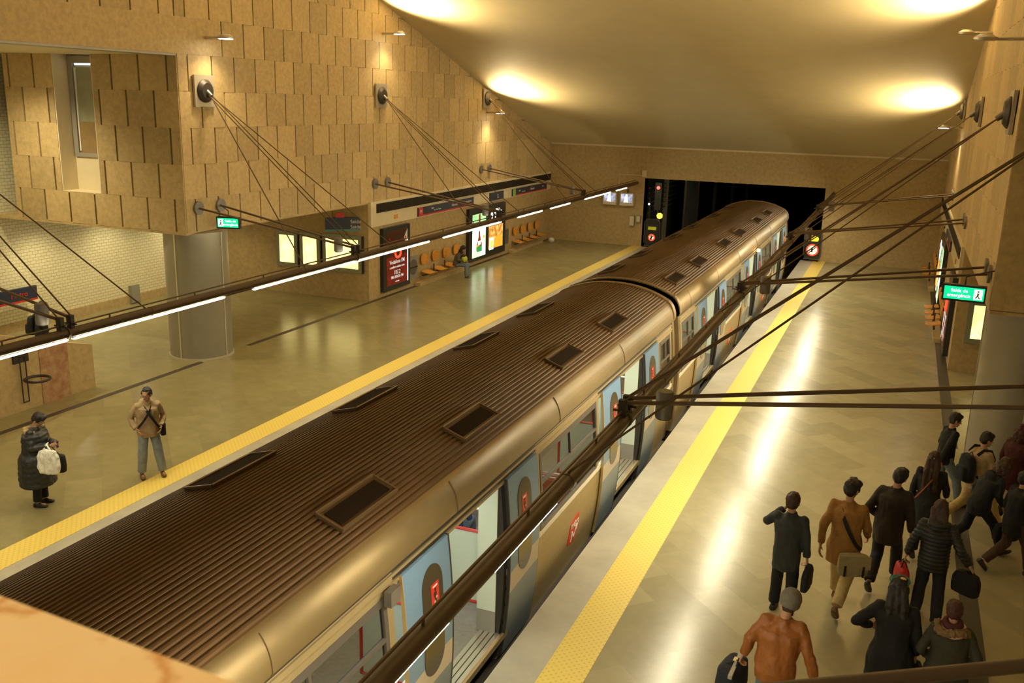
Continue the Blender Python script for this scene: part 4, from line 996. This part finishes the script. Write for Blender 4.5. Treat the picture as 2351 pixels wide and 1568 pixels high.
def person(label, loc, h, heading, o, group=None):
    """loc = (x, y) of the head on the plan, heading clockwise from +y"""
    g_ = o.get
    sc = h/1.72; lg = LEGS[g_('legs', 'stand')]; pz = lg['pz']; sit = g_('legs') == 'sit'
    lean = g_('lean', .03); side = g_('side', 0.); fat = g_('fat', 1.)
    dz = pz-.93
    Pv = V((0, 0, pz)); N = V((side*.6, lean, 1.42+dz-abs(lean)*.15))
    hp, hy, hr = g_('head', (0, 0, 0))          # pitch down, yaw (to own right +), roll
    Hc = N+V((side*.4, .02+lean*.35+math.radians(hp)*.06, .18-abs(lean)*.05))
    HR = Euler((math.radians(-hp), math.radians(hr), math.radians(-hy)), 'XYZ').to_matrix()
    a = math.radians(-heading); Rz = Matrix.Rotation(a, 3, 'Z'); off = Rz @ (V((Hc.x, Hc.y, 0))*sc)
    z0 = g_('z', 0)
    t = thing('person', label, 'person', (loc[0]-off.x, loc[1]-off.y, z0), a, group); t.scale = (sc, sc, sc)
    J = {}
    for s_, nm in ((-1, 'L'), (1, 'R')):
        e_, w_ = g_('a'+nm, 'down') if not isinstance(g_('a'+nm, 'down'), str) else ARM[g_('a'+nm, 'down')]
        sh = V((s_*.165*(.5+.5*fat), 0, -.035))+N
        fx = lambda q: V((abs(q[0])*s_ if q[0] >= 0 else q[0]*s_, q[1], q[2]+dz))+V(((N.x)*.8, lean*.8*(q[2]-.9)/.5, 0))
        J[nm] = (sh, fx(e_), fx(w_))
    # ---- body: one continuous skin
    b_ = MB()
    T = lambda p: Hc+HR @ V(p)
    def hell(c, r, **k): ell(b_, T(c), r, HR, **k)
    hell((0, -.012, .045), (.073, .090, .078)); hell((0, .028, -.018), (.060, .058, .082)); hell((0, .034, -.072), (.047, .044, .038)); hell((0, .064, -.096), (.020, .018, .016))
    cone(b_, T((0, .083, .004)), T((0, .104, -.030)), .008, .014, 8); cone(b_, T((-.034, .076, .024)), T((.034, .076, .024)), .011, .011, 8)
    hell((0, .084, -.064), (.024, .010, .008)); hell((-.077, -.006, -.010), (.010, .020, .032)); hell((.077, -.006, -.010), (.010, .020, .032))
    cone(b_, T((0, -.018, -.05)), N+V((0, -.01, -.02)), .050, .056)
    cone(b_, N+V((0, 0, -.10)), Pv+V((0, 0, .12)), .10, .09); cone(b_, Pv+V((-.05, 0, .02)), Pv+V((.05, 0, .02)), .09, .09)
    cone(b_, J['L'][0]+V((.03, 0, 0)), J['R'][0]-V((.03, 0, 0)), .045, .045)
    for nm in 'LR':
        sh, el, wr = J[nm]; s_ = -1 if nm == 'L' else 1
        cone(b_, sh, el, .038, .032); cone(b_, el, wr, .032, .024)
        # hand: palm, four fingers, thumb
        d = (wr-el).normalized(); curl = g_('c'+nm, .5); nrm = V(g_('p'+nm, (-s_, 0, 0))); nrm = (nrm-d*nrm.dot(d)).normalized(); sd = nrm.cross(d).normalized()
        if sd.y < 0 and abs(sd.y) > .1: sd = -sd     # thumb side forward
        for k in range(4):
            u = (k-1.5)*.0205; kn = wr+d*.092*(1-.02*abs(k-1))+sd*(-u)
            cone(b_, wr+d*.012+sd*(-u)*.6, kn, .0135, .0115, 8)
            p = kn; dd = d; ln = (.040, .026, .020); f_ = (.95, 1.05, 1.0, .80)[k]
            for q, l_ in enumerate(ln):
                ang = curl*(.7+.35*q); dd = (dd*math.cos(ang)+nrm*math.sin(ang)).normalized(); p2 = p+dd*l_*f_
                cone(b_, p, p2, .0100-.001*q, .0092-.001*q, 8); p = p2
        th = wr+d*.028+sd*.028; td = (d*.72+sd*.62+nrm*.25).normalized(); cone(b_, wr+d*.01+sd*.008, th, .015, .0135, 8)
        t2 = th+td*.036; cone(b_, th, t2, .0125, .011, 8); td2 = (td*.75+nrm*.6*curl+d*.4).normalized(); cone(b_, t2, t2+td2*.028, .0108, .0095, 8)
        kn_, an, pit_ = lg[nm]; hip = Pv+V((s_*.085, 0, -.03)); cone(b_, hip, kn_, .065, .045); cone(b_, kn_, an, .042, .032)
        fr_ = V((0, math.cos(math.radians(pit_)), -math.sin(math.radians(pit_)))); cone(b_, V(an)+V((0, 0, -.03)), V(an)+fr_*.13+V((0, 0, -.03)), .028, .022)
    remesh(b_, 'body', g_('skin', 'skin'), .0078, t, smooth=2)
    # face
    if g_('face', False):
        for s_ in (-1, 1):
            e = ell(MB(), T((s_*.030, .083, .004)), (.013, .006, .007), HR, 10).build('eye', 'eyewhite', t, smooth=True)
            ell(MB(), T((s_*.030, .088, .004)), (.006, .003, .006), HR, 8).build('iris', 'eyedark', e, smooth=True)
            cone(MB(), T((s_*.018, .089, .024)), T((s_*.044, .083, .026)), .0035, .003, 6).build('eyebrow', g_('hair', 'hair_black'), t)
        cone(MB(), T((-.020, .0925, -.063)), T((.020, .0925, -.063)), .003, .003, 6).build('mouth', 'c_maroon', t)
        if g_('glasses'):
            q = MB()
            for s_ in (-1, 1):
                ax = HR @ V((0, 1, 0)); q.torus(T((s_*.032, .102, .002)), ax, .021, .0022, 16, 5); q.tube([T((s_*.054, .1, .006)), T((s_*.080, 0, .006))], .002, 5)
            q.tube([T((-.011, .104, .005)), T((.011, .104, .005))], .002, 5); q.build('glasses', 'cove_dark', t)
    # hair
    hs = g_('hairstyle', 'short'); hb = MB()
    H = lambda c, r: ell(hb, T(c), tuple(v*1.07 for v in r), HR)
    if hs == 'receding':
        H((0, -.040, .050), (.080, .075, .082)); H((0, -.045, .0), (.079, .062, .070)); H((-.066, .0, .035), (.016, .05, .04)); H((.066, .0, .035), (.016, .05, .04)); H((0, .02, .095), (.05, .045, .030))
    elif hs != 'none':
        H((0, -.018, .058), (.082, .094, .080)); H((0, -.042, .008), (.081, .070, .085)); H((-.064, .01, .035), (.020, .05, .05)); H((.064, .01, .035), (.020, .05, .05)); H((0, .045, .085), (.062, .045, .040))
    if hs == 'curly': H((-.03, .03, .11), (.05, .05, .04)); H((.05, -.0, .09), (.05, .06, .05)); H((.0, -.07, .06), (.07, .05, .06))
    if hs in ('long', 'vlong'):
        L_ = .30 if hs == 'long' else .46
        for s_ in (-.05, 0, .05):
            a0 = T((s_, -.07, .0)); bt = Hc+V((s_*1.5, -.13-.02, -L_)); mid = Hc+V((s_*1.3, -.125, -.15)); cone(hb, a0, mid, .052, .058); cone(hb, mid, bt, .058, .040)
        for s_ in (-1, 1): cone(hb, T((s_*.078, -.01, .02)), Hc+V((s_*.085, -.06, -.20)), .026, .034)
    if hs == 'wavy':
        for k in range(14):
            a_ = k/14*math.pi*1.3-math.pi*1.15; H((.085*math.cos(a_), -.02+.085*math.sin(a_), -.02-.05*(k % 3)), (.045, .045, .06))
    if hs != 'none':
        hm = remesh(hb, 'hair', g_('hair', 'hair_black'), .010, t, amp=.010, fr=26, smooth=1)
    if g_('hat') == 'beanie':
        q = MB(); ell(q, T((0, -.012, .056)), (.106, .122, .108), HR, 20); ell(q, T((0, -.025, .015)), (.104, .115, .085), HR, 20)
        remesh(q, 'beanie', 'c_beanie', .010, t, amp=.002, fr=30, cut=lambda c: (HR.transposed() @ (c-Hc)).z < -.035 or ((HR.transposed() @ (c-Hc)).y > .05 and (HR.transposed() @ (c-Hc)).z < .022))
    if g_('hat') == 'band':
        MB().torus(T((0, .0, .085)), (HR @ V((0, -.5, 1))), .082, .020, 24, 8).build('headband', 'c_teal', t, smooth=True)
        ell(MB(), T((0.02, -.05, .115)), (.04, .035, .02), HR).build('hair_tie', 'c_pink', t, smooth=True)
    if g_('clip'): q = MB().box(-.04, .04, -.008, .008, -.012, .012).build('hair_clip', 'sill', t); q.matrix_local = Matrix.Translation(T((-.02, -.108, .055))) @ HR.to_4x4()
    # ---- trousers
    q = MB(); W_ = g_('wide', 1.16)
    cone(q, Pv+V((-.055, -.01, .0)), Pv+V((.055, -.01, .0)), .118*fat, .118*fat, 14); cone(q, Pv+V((-.05, 0, .10)), Pv+V((.05, 0, .10)), .11*fat, .11*fat, 14)
    for nm in 'LR':
        s_ = -1 if nm == 'L' else 1; kn_, an, pit_ = lg[nm]; hip = Pv+V((s_*.085, 0, -.04)); cone(q, hip, kn_, .098*(.5+.5*fat), .070*W_, 14)
        kk, aa = V(kn_), V(an); e2 = aa+(kk-aa).normalized()*.02; q.tube([kk, kk.lerp(e2, .5), e2], [.068*W_, .064*W_, .062*W_], 14); cone(q, kk, kk+V((0, 0, -.01)), .068*W_, .067*W_)
    remesh(q, 'trousers', g_('trousers', 'c_black'), .013, t, amp=.007, fr=11)
    # ---- shoes
    for nm in 'LR':
        kn_, an, pit_ = lg[nm]; an = V(an); pr = math.radians(pit_); fr_ = V((0, math.cos(pr), -math.sin(pr))); up = V((0, math.sin(pr), math.cos(pr)))
        q = MB(); base = an-up*.055; s_ = -1 if nm == 'L' else 1
        def shp(u, w, hh, z=0): return [base+fr_*u+V((w*math.cos(c_), 0, 0))+up*(max(-.028, hh*math.sin(c_))+z) for c_ in [2*math.pi*k/16 for k in range(16)]]
        q.loft([shp(-.075, .022, .02), shp(-.065, .034, .045), shp(-.02, .040, .062), shp(.05, .043, .050), shp(.11, .047, .036), shp(.155, .040, .026), shp(.178, .020, .014)])
        q.build('shoe', g_('shoes', 'c_shoe'), t, smooth=True)
    # ---- coat / jacket
    hem = g_('hem', .82)+dz if not sit else pz-.07; q = MB(); bulk = g_('bulk', 1.)*fat*1.05
    flare = g_('flare', 0.)
    def ring(c, rx, ry, n=22): return [V(c)+V((rx*math.cos(k), ry*math.sin(k), 0)) for k in [2*math.pi*i/n for i in range(n)]]
    def sp_(z):
        u = (z-Pv.z)/(N.z-Pv.z); return V((0, 0, z)) if u <= 0 else V((N.x*u**1.3, N.y*u**1.3, z))
    lv = []
    ztop = N.z-.02
    for z, rx, ry in ((hem, .155+flare, .125+flare*.8), (max(hem+.03, pz-.02), .165+flare*.6, .138+flare*.5), (pz+.10, .158, .125), (pz+.22, .160, .122), (pz+.34, .178, .128), (pz+.41, .175, .118), (ztop-.015, .13, .085), (ztop+.03, .07, .065)):
        if lv and z <= lv[-1][0].z+.005: continue
        c = sp_(z)+V((0, -.012, 0)); b2 = bulk if z < ztop-.03 else .5+.5*bulk; lv.append(ring(c, rx*b2, ry*b2)) if False else lv.append([p_ for p_ in ring(c, rx*b2, ry*b2)])
    q.loft(lv)
    cone(q, J['L'][0], J['R'][0], .060*bulk**.5, .060*bulk**.5, 14)
    for nm in 'LR':
        sh, el, wr = J[nm]; bs = g_('sleeve', 1.)*bulk**.4; cone(q, sh, el, .066*bs, .055*bs, 14); e2 = wr+(el-wr).normalized()*.012
        cone(q, el, el, .055*bs, .055*bs); q.tube([el, el.lerp(e2, .5), e2], [.054*bs, .049*bs, .043*bs], 14)
    if g_('collar', True): q.loft([ring(N+V((0, .0, -.03)), .085, .08), ring(N+V((0, .0, g_('collarh', .045))), .072, .074)])
    if g_('hood'): ell(q, N+V((0, -.085, .0)), (.13, .075, .085)); cone(q, N+V((-.09, -.0, .0)), N+V((-.05, -.09, .02)), .05, .05); cone(q, N+V((.09, -.0, .0)), N+V((.05, -.09, .02)), .05, .05)
    remesh(q, g_('topname', 'jacket'), g_('top', 'c_black'), .012, t, amp=g_('wr', .013), fr=g_('wf', 10), quilt=g_('quilt'))
    if g_('furhood'):
        q = MB()
        for k in range(11):
            a_ = math.radians(-20+k*22-180+0); q2 = N+V((.155*math.cos(a_), -.02+.125*math.sin(a_), .0+.02*math.cos(k))); ell(q, q2, (.05, .05, .045))
        remesh(q, 'fur_trim', g_('furhood'), .012, t, amp=.02, fr=40, smooth=1)
    if g_('scarf'):
        for i, (m_, dzs, rr) in enumerate(g_('scarf')):
            MB().torus(N+V((0, -.005, dzs)), (0, -.25, 1), rr, .042, 24, 10).build('scarf', m_, t, smooth=True)
    t['_N'] = tuple(N); del t['_N']
    return t, J, N, Pv, Rz, sc
def world_of(P, p):   # local point of a person -> world
    t, J, N, Pv, Rz, sc = P; return V(t.location)+Rz @ (V(p)*sc)
def attach(name, label, cat, P):
    t = P[0]; o = thing(name, label, cat, t.location, t.rotation_euler[2]); o.scale = t.scale; return o
def ribbon(pts, w, th, nrmf=None):
    q = MB(); pts = [V(p) for p in pts]; rings = []
    for i, p in enumerate(pts):
        d = (pts[min(i+1, len(pts)-1)]-pts[max(i-1, 0)]).normalized(); out = V((p.x, p.y, 0)); out = (out-d*out.dot(d))
        out = out.normalized() if out.length > 1e-4 else V((0, 0, 1)); sd = d.cross(out).normalized()
        rings.append([p+sd*w/2, p+sd*w/2+out*th, p-sd*w/2+out*th, p-sd*w/2])
    return q.loft(rings)
def strap_pts(N, Pv, s0, hipz, bulk=1., n=26, dh=.0):
    """diagonal loop from shoulder on side s0 to the other hip, around torso"""
    pts = []
    for i in range(n+1):
        a = 2*math.pi*i/n; z = (N.z-.01+hipz)/2+((N.z+.005-hipz)/2)*math.cos(a)
        u = max(0, min(1, (z-Pv.z)/(N.z-Pv.z))); ry = (.150 if u < .85 else .150-.6*(u-.85))*bulk
        x = s0*(.085*math.cos(a)*1.0+ (-.06)*(1-math.cos(a))*1.0); y = ry*math.sin(a)
        pts.append(V((x+N.x*u, y+N.y*u-.012, z)))
    return pts

P1 = person('man in a slate grey zip jacket seen from behind, carrying a black briefcase', (-.86, 12.31), 1.80, 8, dict(hairstyle='short', hair='hair_brown', top='c_slate', hem=.70, legs='small', aL='phone', aR='down', cR=1.1, bulk=1.05, collarh=.055, cL=.9))
P2 = person('man in a mustard jacket and khaki trousers walking with a messenger bag', (-.15, 12.87), 1.93, 10, dict(hairstyle='curly', top='c_mustard', hem=.66, trousers='c_khaki', shoes='c_shoebrown', legs='walkL', aL='swingb', aR='swingf', bulk=1.08, flare=.02, head=(10, 20, 5)))
P3 = person('man in a dark brown jacket and black trousers, head tilted to the right', (.46, 13.78), 1.88, 14, dict(top='c_darkbrown', hem=.69, legs='walkR', aL='pocket', aR='down', bulk=1.12, side=.05, head=(8, 10, 12), wr=.011))
P4 = person('woman with very long brown hair and a silver clip in a dark knee length coat', (.95, 15.18), 1.72, 10, dict(hairstyle='vlong', hair='hair_brown', clip=True, top='c_coal', topname='coat', hem=.52, flare=.05, legs='walkR', aL='down', aR='swingf'))
P5 = person('dark haired man in a black jacket walking right past the grey pillar', (1.33, 17.34), 1.75, 68, dict(top='c_black', trousers='c_jeans', hem=.82, legs='walkR', aL='down', aR='swingb', face=True, head=(15, 10, 0)))
P6 = person('woman in a ribbed black puffer jacket holding a red bag', (.98, 12.97), 1.78, 4, dict(hairstyle='long', hair='hair_brown', top='c_puffer', hem=.80, trousers='c_coal', legs='small', aL=((.27, -.02, 1.13), (.32, .02, .92)), aR=((.30, -.12, 1.15), (.42, -.10, .98)), bulk=1.05, quilt=(.052, .012), hood=True, wr=.003, head=(10, 15, 0), cL=1.2, cR=1.2))
P7 = person('person in a long black coat with a teal headband, left elbow out', (.49, 10.40), 1.80, 0, dict(hairstyle='vlong', hair='hair_black', hat='band', top='c_black', topname='coat', hem=.55, flare=.06, bulk=1.08, legs='small', aL=((.38, -.04, 1.18), (.22, .16, 1.06)), aR='down', head=(18, 5, 0), cR=1.2))
P8 = person('person in an olive parka with fur hood, maroon scarf and pink hood lining', (1.06, 10.34), 1.68, 0, dict(hairstyle='short', hair='hair_red', top='c_olive', topname='parka', hem=.70, flare=.04, bulk=1.18, legs='small', aL='pocket', aR='pocket', furhood='c_fur', scarf=(('c_pink', -.005, .115), ('c_maroon', .06, .072)), head=(12, 0, 0)))
P9 = person('man in a brown leather jacket and grey beanie, carrying a navy case', (-.59, 9.46), 1.85, 4, dict(hairstyle='short', hair='hair_brown', hat='beanie', top='c_leather', hem=.80, trousers='c_jeans', legs='small', aL=((.30, -.02, 1.15), (.36, .04, .93)), aR=((.30, -.06, 1.13), (.34, .02, .90)), bulk=1.22, flare=-.01, side=.06, head=(16, -10, 14), wr=.018, wf=10, cL=1.2, cR=.5))
P10 = person('man in a tan coat with a navy backpack, turned to the right by the pillar', (1.78, 16.57), 1.75, 58, dict(top='c_tan', trousers='c_khaki', hem=.78, legs='strideR', aL='down', aR='text', bulk=1.1, face=True, head=(12, 15, 0)))
P11 = person('person in a black hooded jacket bending forward while stepping to the right', (1.98, 15.62), 1.70, 62, dict(hairstyle='wavy', hair='hair_brown', top='c_coal', trousers='c_navy', hem=.78, legs='strideR', aL='down', aR='swingf', lean=.20, hood=True, bulk=1.15, face=True, head=(35, -20, 0)))
P12 = person('person with dark red hair and maroon coat at the right edge, behind the others', (2.36, 17.2), 1.75, 40, dict(hairstyle='wavy', hair='hair_red', top='c_maroon', topname='coat', hem=.60, legs='walkL', bulk=1.1))
P13 = person('person in a black coat, brown trousers and striped sneakers at the right edge', (2.20, 15.0), 1.68, 62, dict(top='c_black', topname='coat', trousers='c_browntr', shoes='c_sneaker', hem=.70, legs='walkR', aL='down', aR='text', bulk=1.05, face=True, cL=1.2))
PM = person('man in a tan jacket, glasses and blue jeans standing hands in pockets', (-11.93, 12.26), 1.71, 128, dict(hairstyle='receding', hair='hair_black', top='c_tanjkt', hem=.80, trousers='c_jeans2', shoes='c_shoebrown', legs='apart', aL='pocket', aR='pocket', bulk=1.16, face=True, glasses=True, head=(12, 38, 0), wide=1.25, collarh=.06, wr=.016, hood=True))
PL = person('woman in a long black quilted coat looking down at her phone, lower left', (-12.66, 10.60), 1.62, 72, dict(hairstyle='curly', hair='hair_black', top='c_quilt', topname='coat', hem=.42, flare=.07, legs='stand', aL='text', aR='text', bulk=1.28, fat=1.15, quilt=(.10, .010), face=True, glasses=True, head=(38, 5, 0), furhood='c_tan', cL=.7, cR=.7))
PS = person('person in a dark coat with a backpack behind the stair wall, far left', (-19.2, 16.55), 1.72, 60, dict(top='c_coal', trousers='c_black', legs='walkR', bulk=1.1, head=(15, 0, 0)))
PB = person('long haired woman in a grey brown jacket and jeans seated on the plywood bench', (-15.55, 32.95), 1.66, 84, dict(hairstyle='vlong', hair='hair_black', top='c_grey', trousers='c_jeans', legs='sit', aL='lap', aR='lap', bulk=1.12, lean=.14, face=True, head=(42, -10, 0), z=-.04))
PA = person('seated passenger in dark clothes inside the train behind the nearest window', (-4.75, 5.9), 1.70, 180, dict(top='c_coal', trousers='c_black', legs='sit', aL='lap', aR='lap', z=.02, face=True, head=(20, 0, 0)))
PC = person('seated passenger in a blue top inside the train beyond the open door', (-5.6, 11.7), 1.68, 0, dict(top='c_blue', trousers='c_jeans', legs='sit', aL='lap', aR='lap', z=.02))
PD = person('seated passenger in a dark top inside the train behind the long side window', (-4.8, 12.5), 1.70, 180, dict(top='c_darkbrown', trousers='c_black', legs='sit', aL='lap', aR='lap', z=.02, face=True, head=(25, 0, 0)))

# ---------------------------------------------------------------- bags
def soft_box(q, c, w, d, h, taper=.85, n=20, pinch=.5):
    rings = []
    for u, k in ((0, .75), (.06, .95), (.35, 1.), (.7, .97), (.94, taper), (1, taper*.7)):
        rings.append([V(c)+V((w/2*k*math.copysign(abs(math.cos(a))**pinch, math.cos(a)), d/2*k*math.copysign(abs(math.sin(a))**pinch, math.sin(a)), h*u)) for a in [2*math.pi*i/n for i in range(n)]])
    return q.loft(rings)
def handbag(name, label, cat, P, hand, m_, w, d, h, drop=.12, off=(0, 0), rot=0, taper=.85, amp=.004, handles=True, hm=None):
    wr = P[1][hand][2]; el = P[1][hand][1]; g0 = wr+(wr-el).normalized()*.09
    o = attach(name, label, cat, P); R_ = Matrix.Rotation(math.radians(rot), 3, 'Z')
    q = soft_box(MB(), (0, 0, 0), w, d, h, taper); q.v = [tuple(R_ @ V(v)+V((g0.x+off[0], g0.y+off[1], g0.z-drop-h))) for v in q.v]
    remesh(q, 'bag_body', m_, .009, o, amp=amp, fr=14)
    if handles:
        for s_ in (-1, 1):
            pts = [V((w*.22*k, s_*d*.28*(1-abs(1-abs(k))*0), 0)) for k in (-1, 1)]
            tp = g0+V((0, s_*.006, 0))
            A = R_ @ V((-w*.25, s_*d*.2, 0))+V((g0.x+off[0], g0.y+off[1], g0.z-drop-.01)); B = R_ @ V((w*.25, s_*d*.2, 0))+V((g0.x+off[0], g0.y+off[1], g0.z-drop-.01))
            MB().tube([A, A.lerp(tp, .6)+V((0, 0, 0)), tp+(A-B)*.06, tp-(A-B)*.06, B.lerp(tp, .6), B], .008, 6).build('handle', hm or m_, o, smooth=True)
    return o
handbag('briefcase', 'soft black briefcase in the right hand of the man in slate grey', 'briefcase', P1, 'R', 'c_coal', .10, .40, .30, .05, (.02, 0), 0, .72)
bagr = handbag('shopping_bag', 'bright red bag with dark handles held by the woman in the puffer jacket', 'bag', P6, 'L', 'c_red', .16, .42, .44, .10, (-.01, .02), 15, .8, hm='c_black')
handbag('shoulder_bag', 'large black handbag on the right arm of the woman in the puffer jacket', 'bag', P6, 'R', 'c_black', .16, .36, .30, .02, (-.06, 0), 60, .8)
handbag('shoulder_bag', 'black handbag hanging at the right side of the person in the long black coat', 'bag', P7, 'R', 'c_coal', .16, .34, .32, .04, (.02, 0), 10, .8)
handbag('shoulder_bag', 'dark bag in the hand of the person in sneakers at the right edge', 'bag', P13, 'L', 'c_black', .16, .42, .28, .06, (0, 0), 0, .85)
cs = handbag('travel_case', 'navy travel case with grey stripe held by the man in the beanie', 'case', P9, 'L', 'c_navy', .24, .46, .42, .04, (-.07, .0), -10, .9)
w9 = P9[1]['L'][2]; MB().box(w9.x-.02-.06, w9.x+.02-.06, w9.y-.26, w9.y+.24, w9.z-.16, w9.z-.12).build('grey_stripe', 'mesh_grey', cs); MB().box(w9.x-.09, w9.x-.05, w9.y-.02, w9.y+.06, w9.z-.13, w9.z-.09).build('metal_clasp', 'sill', cs)
# white carrier bag and dark bag on the lady's arm
wrL = PL[1]['R'][2]
pb = attach('carrier_bag', 'white plastic carrier bag hanging from the forearm of the woman in the long coat', 'bag', PL)
q = soft_box(MB(), (0, 0, 0), .12, .40, .44, .75); q.v = [tuple(V(v)+V((wrL.x+.13, wrL.y+.02, wrL.z-.47))) for v in q.v]; remesh(q, 'bag_body', 'plastic', .008, pb, amp=.018, fr=12)
for yy in (-.07, .09): MB().tube([(wrL.x+.13, wrL.y+yy, wrL.z-.08), (wrL.x+.07, wrL.y-.02, wrL.z+.045), (wrL.x-.0, wrL.y-.03, wrL.z+.05)], [.022, .014, .012], 8).build('handle', 'plastic', pb, smooth=True)
db = attach('shoulder_bag', 'black bag just behind the white carrier bag of the woman in the long coat', 'bag', PL)
q = soft_box(MB(), (0, 0, 0), .12, .36, .34, .9); q.v = [tuple(V(v)+V((wrL.x-.02, wrL.y+.07, wrL.z-.50))) for v in q.v]; remesh(q, 'bag_body', 'c_black', .009, db, amp=.004)
MB().tube([(wrL.x-.02, wrL.y+.0, wrL.z-.18), (wrL.x-.01, wrL.y-.05, wrL.z+.04), (wrL.x-.02, wrL.y+.16, wrL.z-.18)], .009, 6).build('handle', 'c_black', db, smooth=True)
ph = attach('mobile_phone', 'small lit phone in the hands of the woman in the long quilted coat', 'phone', PL)
MB().box(-.03, .03, .40, .412, 1.10, 1.22).build('phone_body', 'blackf', ph); MB().box(-.027, .027, .397, .40, 1.107, 1.213).build('phone_screen', 'phone', ph)
# messenger bag of the mustard jacket man
def messenger(P, name, label, m_, ms, s0, size, at, flap=True, bulk=1.1, cross=False):
    o = attach(name, label, 'bag', P); N, Pv = P[2], P[3]
    ribbon(strap_pts(N, Pv, s0, Pv.z-.02, bulk), .045, .006).build('strap', ms, o, smooth=True)
    if cross: ribbon(strap_pts(N, Pv, -s0, Pv.z+.05, bulk), .04, .006).build('strap', ms, o, smooth=True)
    q = soft_box(MB(), (0, 0, 0), size[0], size[1], size[2], .95); R_ = Matrix.Rotation(math.radians(at[3]), 3, 'Z')
    q.v = [tuple(R_ @ V(v)+V(at[:3])) for v in q.v]; b = remesh(q, 'bag_body', m_, .009, o, amp=.005, fr=12)
    if flap:
        f_ = MB(); w, d, h = size
        f_.box(-w/2-.008, w/2+.008, -d/2-.012, -d/2+.01, h*.42, h*1.0); f_.v = [tuple(R_ @ V(v)+V(at[:3])) for v in f_.v]; f_.build('flap', m_, o)
        for u in (-.3, .3):
            k = MB().box(w*u-.012, w*u+.012, -d/2-.018, -d/2-.004, h*.05, h*.55); k.v = [tuple(R_ @ V(v)+V(at[:3])) for v in k.v]; k.build('buckle_strap', ms, o)
    return o
messenger(P2, 'messenger_bag', 'khaki canvas messenger bag on the back of the man in mustard', 'c_bagkhaki', 'c_black', -1, (.36, .13, .28), (.17, -.23, .60, 28))
messenger(PM, 'shoulder_bag', 'small black shoulder bag with crossed straps on the man in the tan jacket', 'c_black', 'c_black', 1, (.10, .22, .24), (-.24, .02, .78, 0), False, 1.25, True)
ob = attach('shoulder_strap', 'thin orange bag strap across the back of the long haired woman', 'strap', P4)
ribbon(strap_pts(P4[2], P4[3], 1, P4[3].z, 1.12), .018, .008).build('strap', 'c_orange', ob)
def backpack(P, label, m_):
    o = attach('backpack', label, 'backpack', P); N = P[2]
    q = soft_box(MB(), (0, 0, 0), .32, .17, .46, .8, pinch=.6); q.v = [tuple(V(v)+V((N.x, N.y-.25, N.z-.52))) for v in q.v]; soft_box(q, (N.x, N.y-.34, N.z-.48), .24, .10, .24)
    remesh(q, 'pack_body', m_, .010, o, amp=.006, fr=12)
    for s_ in (-1, 1): ribbon([V((s_*.11, -.17+N.y, N.z-.04)), V((s_*.115, -.07+N.y, N.z+.045)), V((s_*.12, .06+N.y, N.z+.02)), V((s_*.135, .14+N.y, N.z-.12)), V((s_*.165, .05+N.y, N.z-.30)), V((s_*.13, -.15+N.y, N.z-.42))], .05, .012).build('shoulder_strap', m_, o, smooth=True)
    MB().tube([(N.x-.04, N.y-.2, N.z-.06), (N.x, N.y-.2, N.z-.02), (N.x+.04, N.y-.2, N.z-.06)], .008, 6).build('top_loop', m_, o)
    return o
backpack(P10, 'navy backpack on the man in the tan coat', 'c_navy')
backpack(PS, 'dark backpack on the person behind the stair wall', 'c_coal')
lb = attach('lap_bag', 'yellow green and maroon bundle on the lap of the seated woman', 'bag', PB)
q = MB(); ell(q, (0, .33, .78), (.17, .12, .13)); remesh(q, 'bundle', 'c_hivis', .010, lb, amp=.02, fr=14)
q = MB(); ell(q, (.0, .30, .90), (.10, .09, .07)); remesh(q, 'maroon_part', 'c_maroon', .010, lb, amp=.01, fr=14)
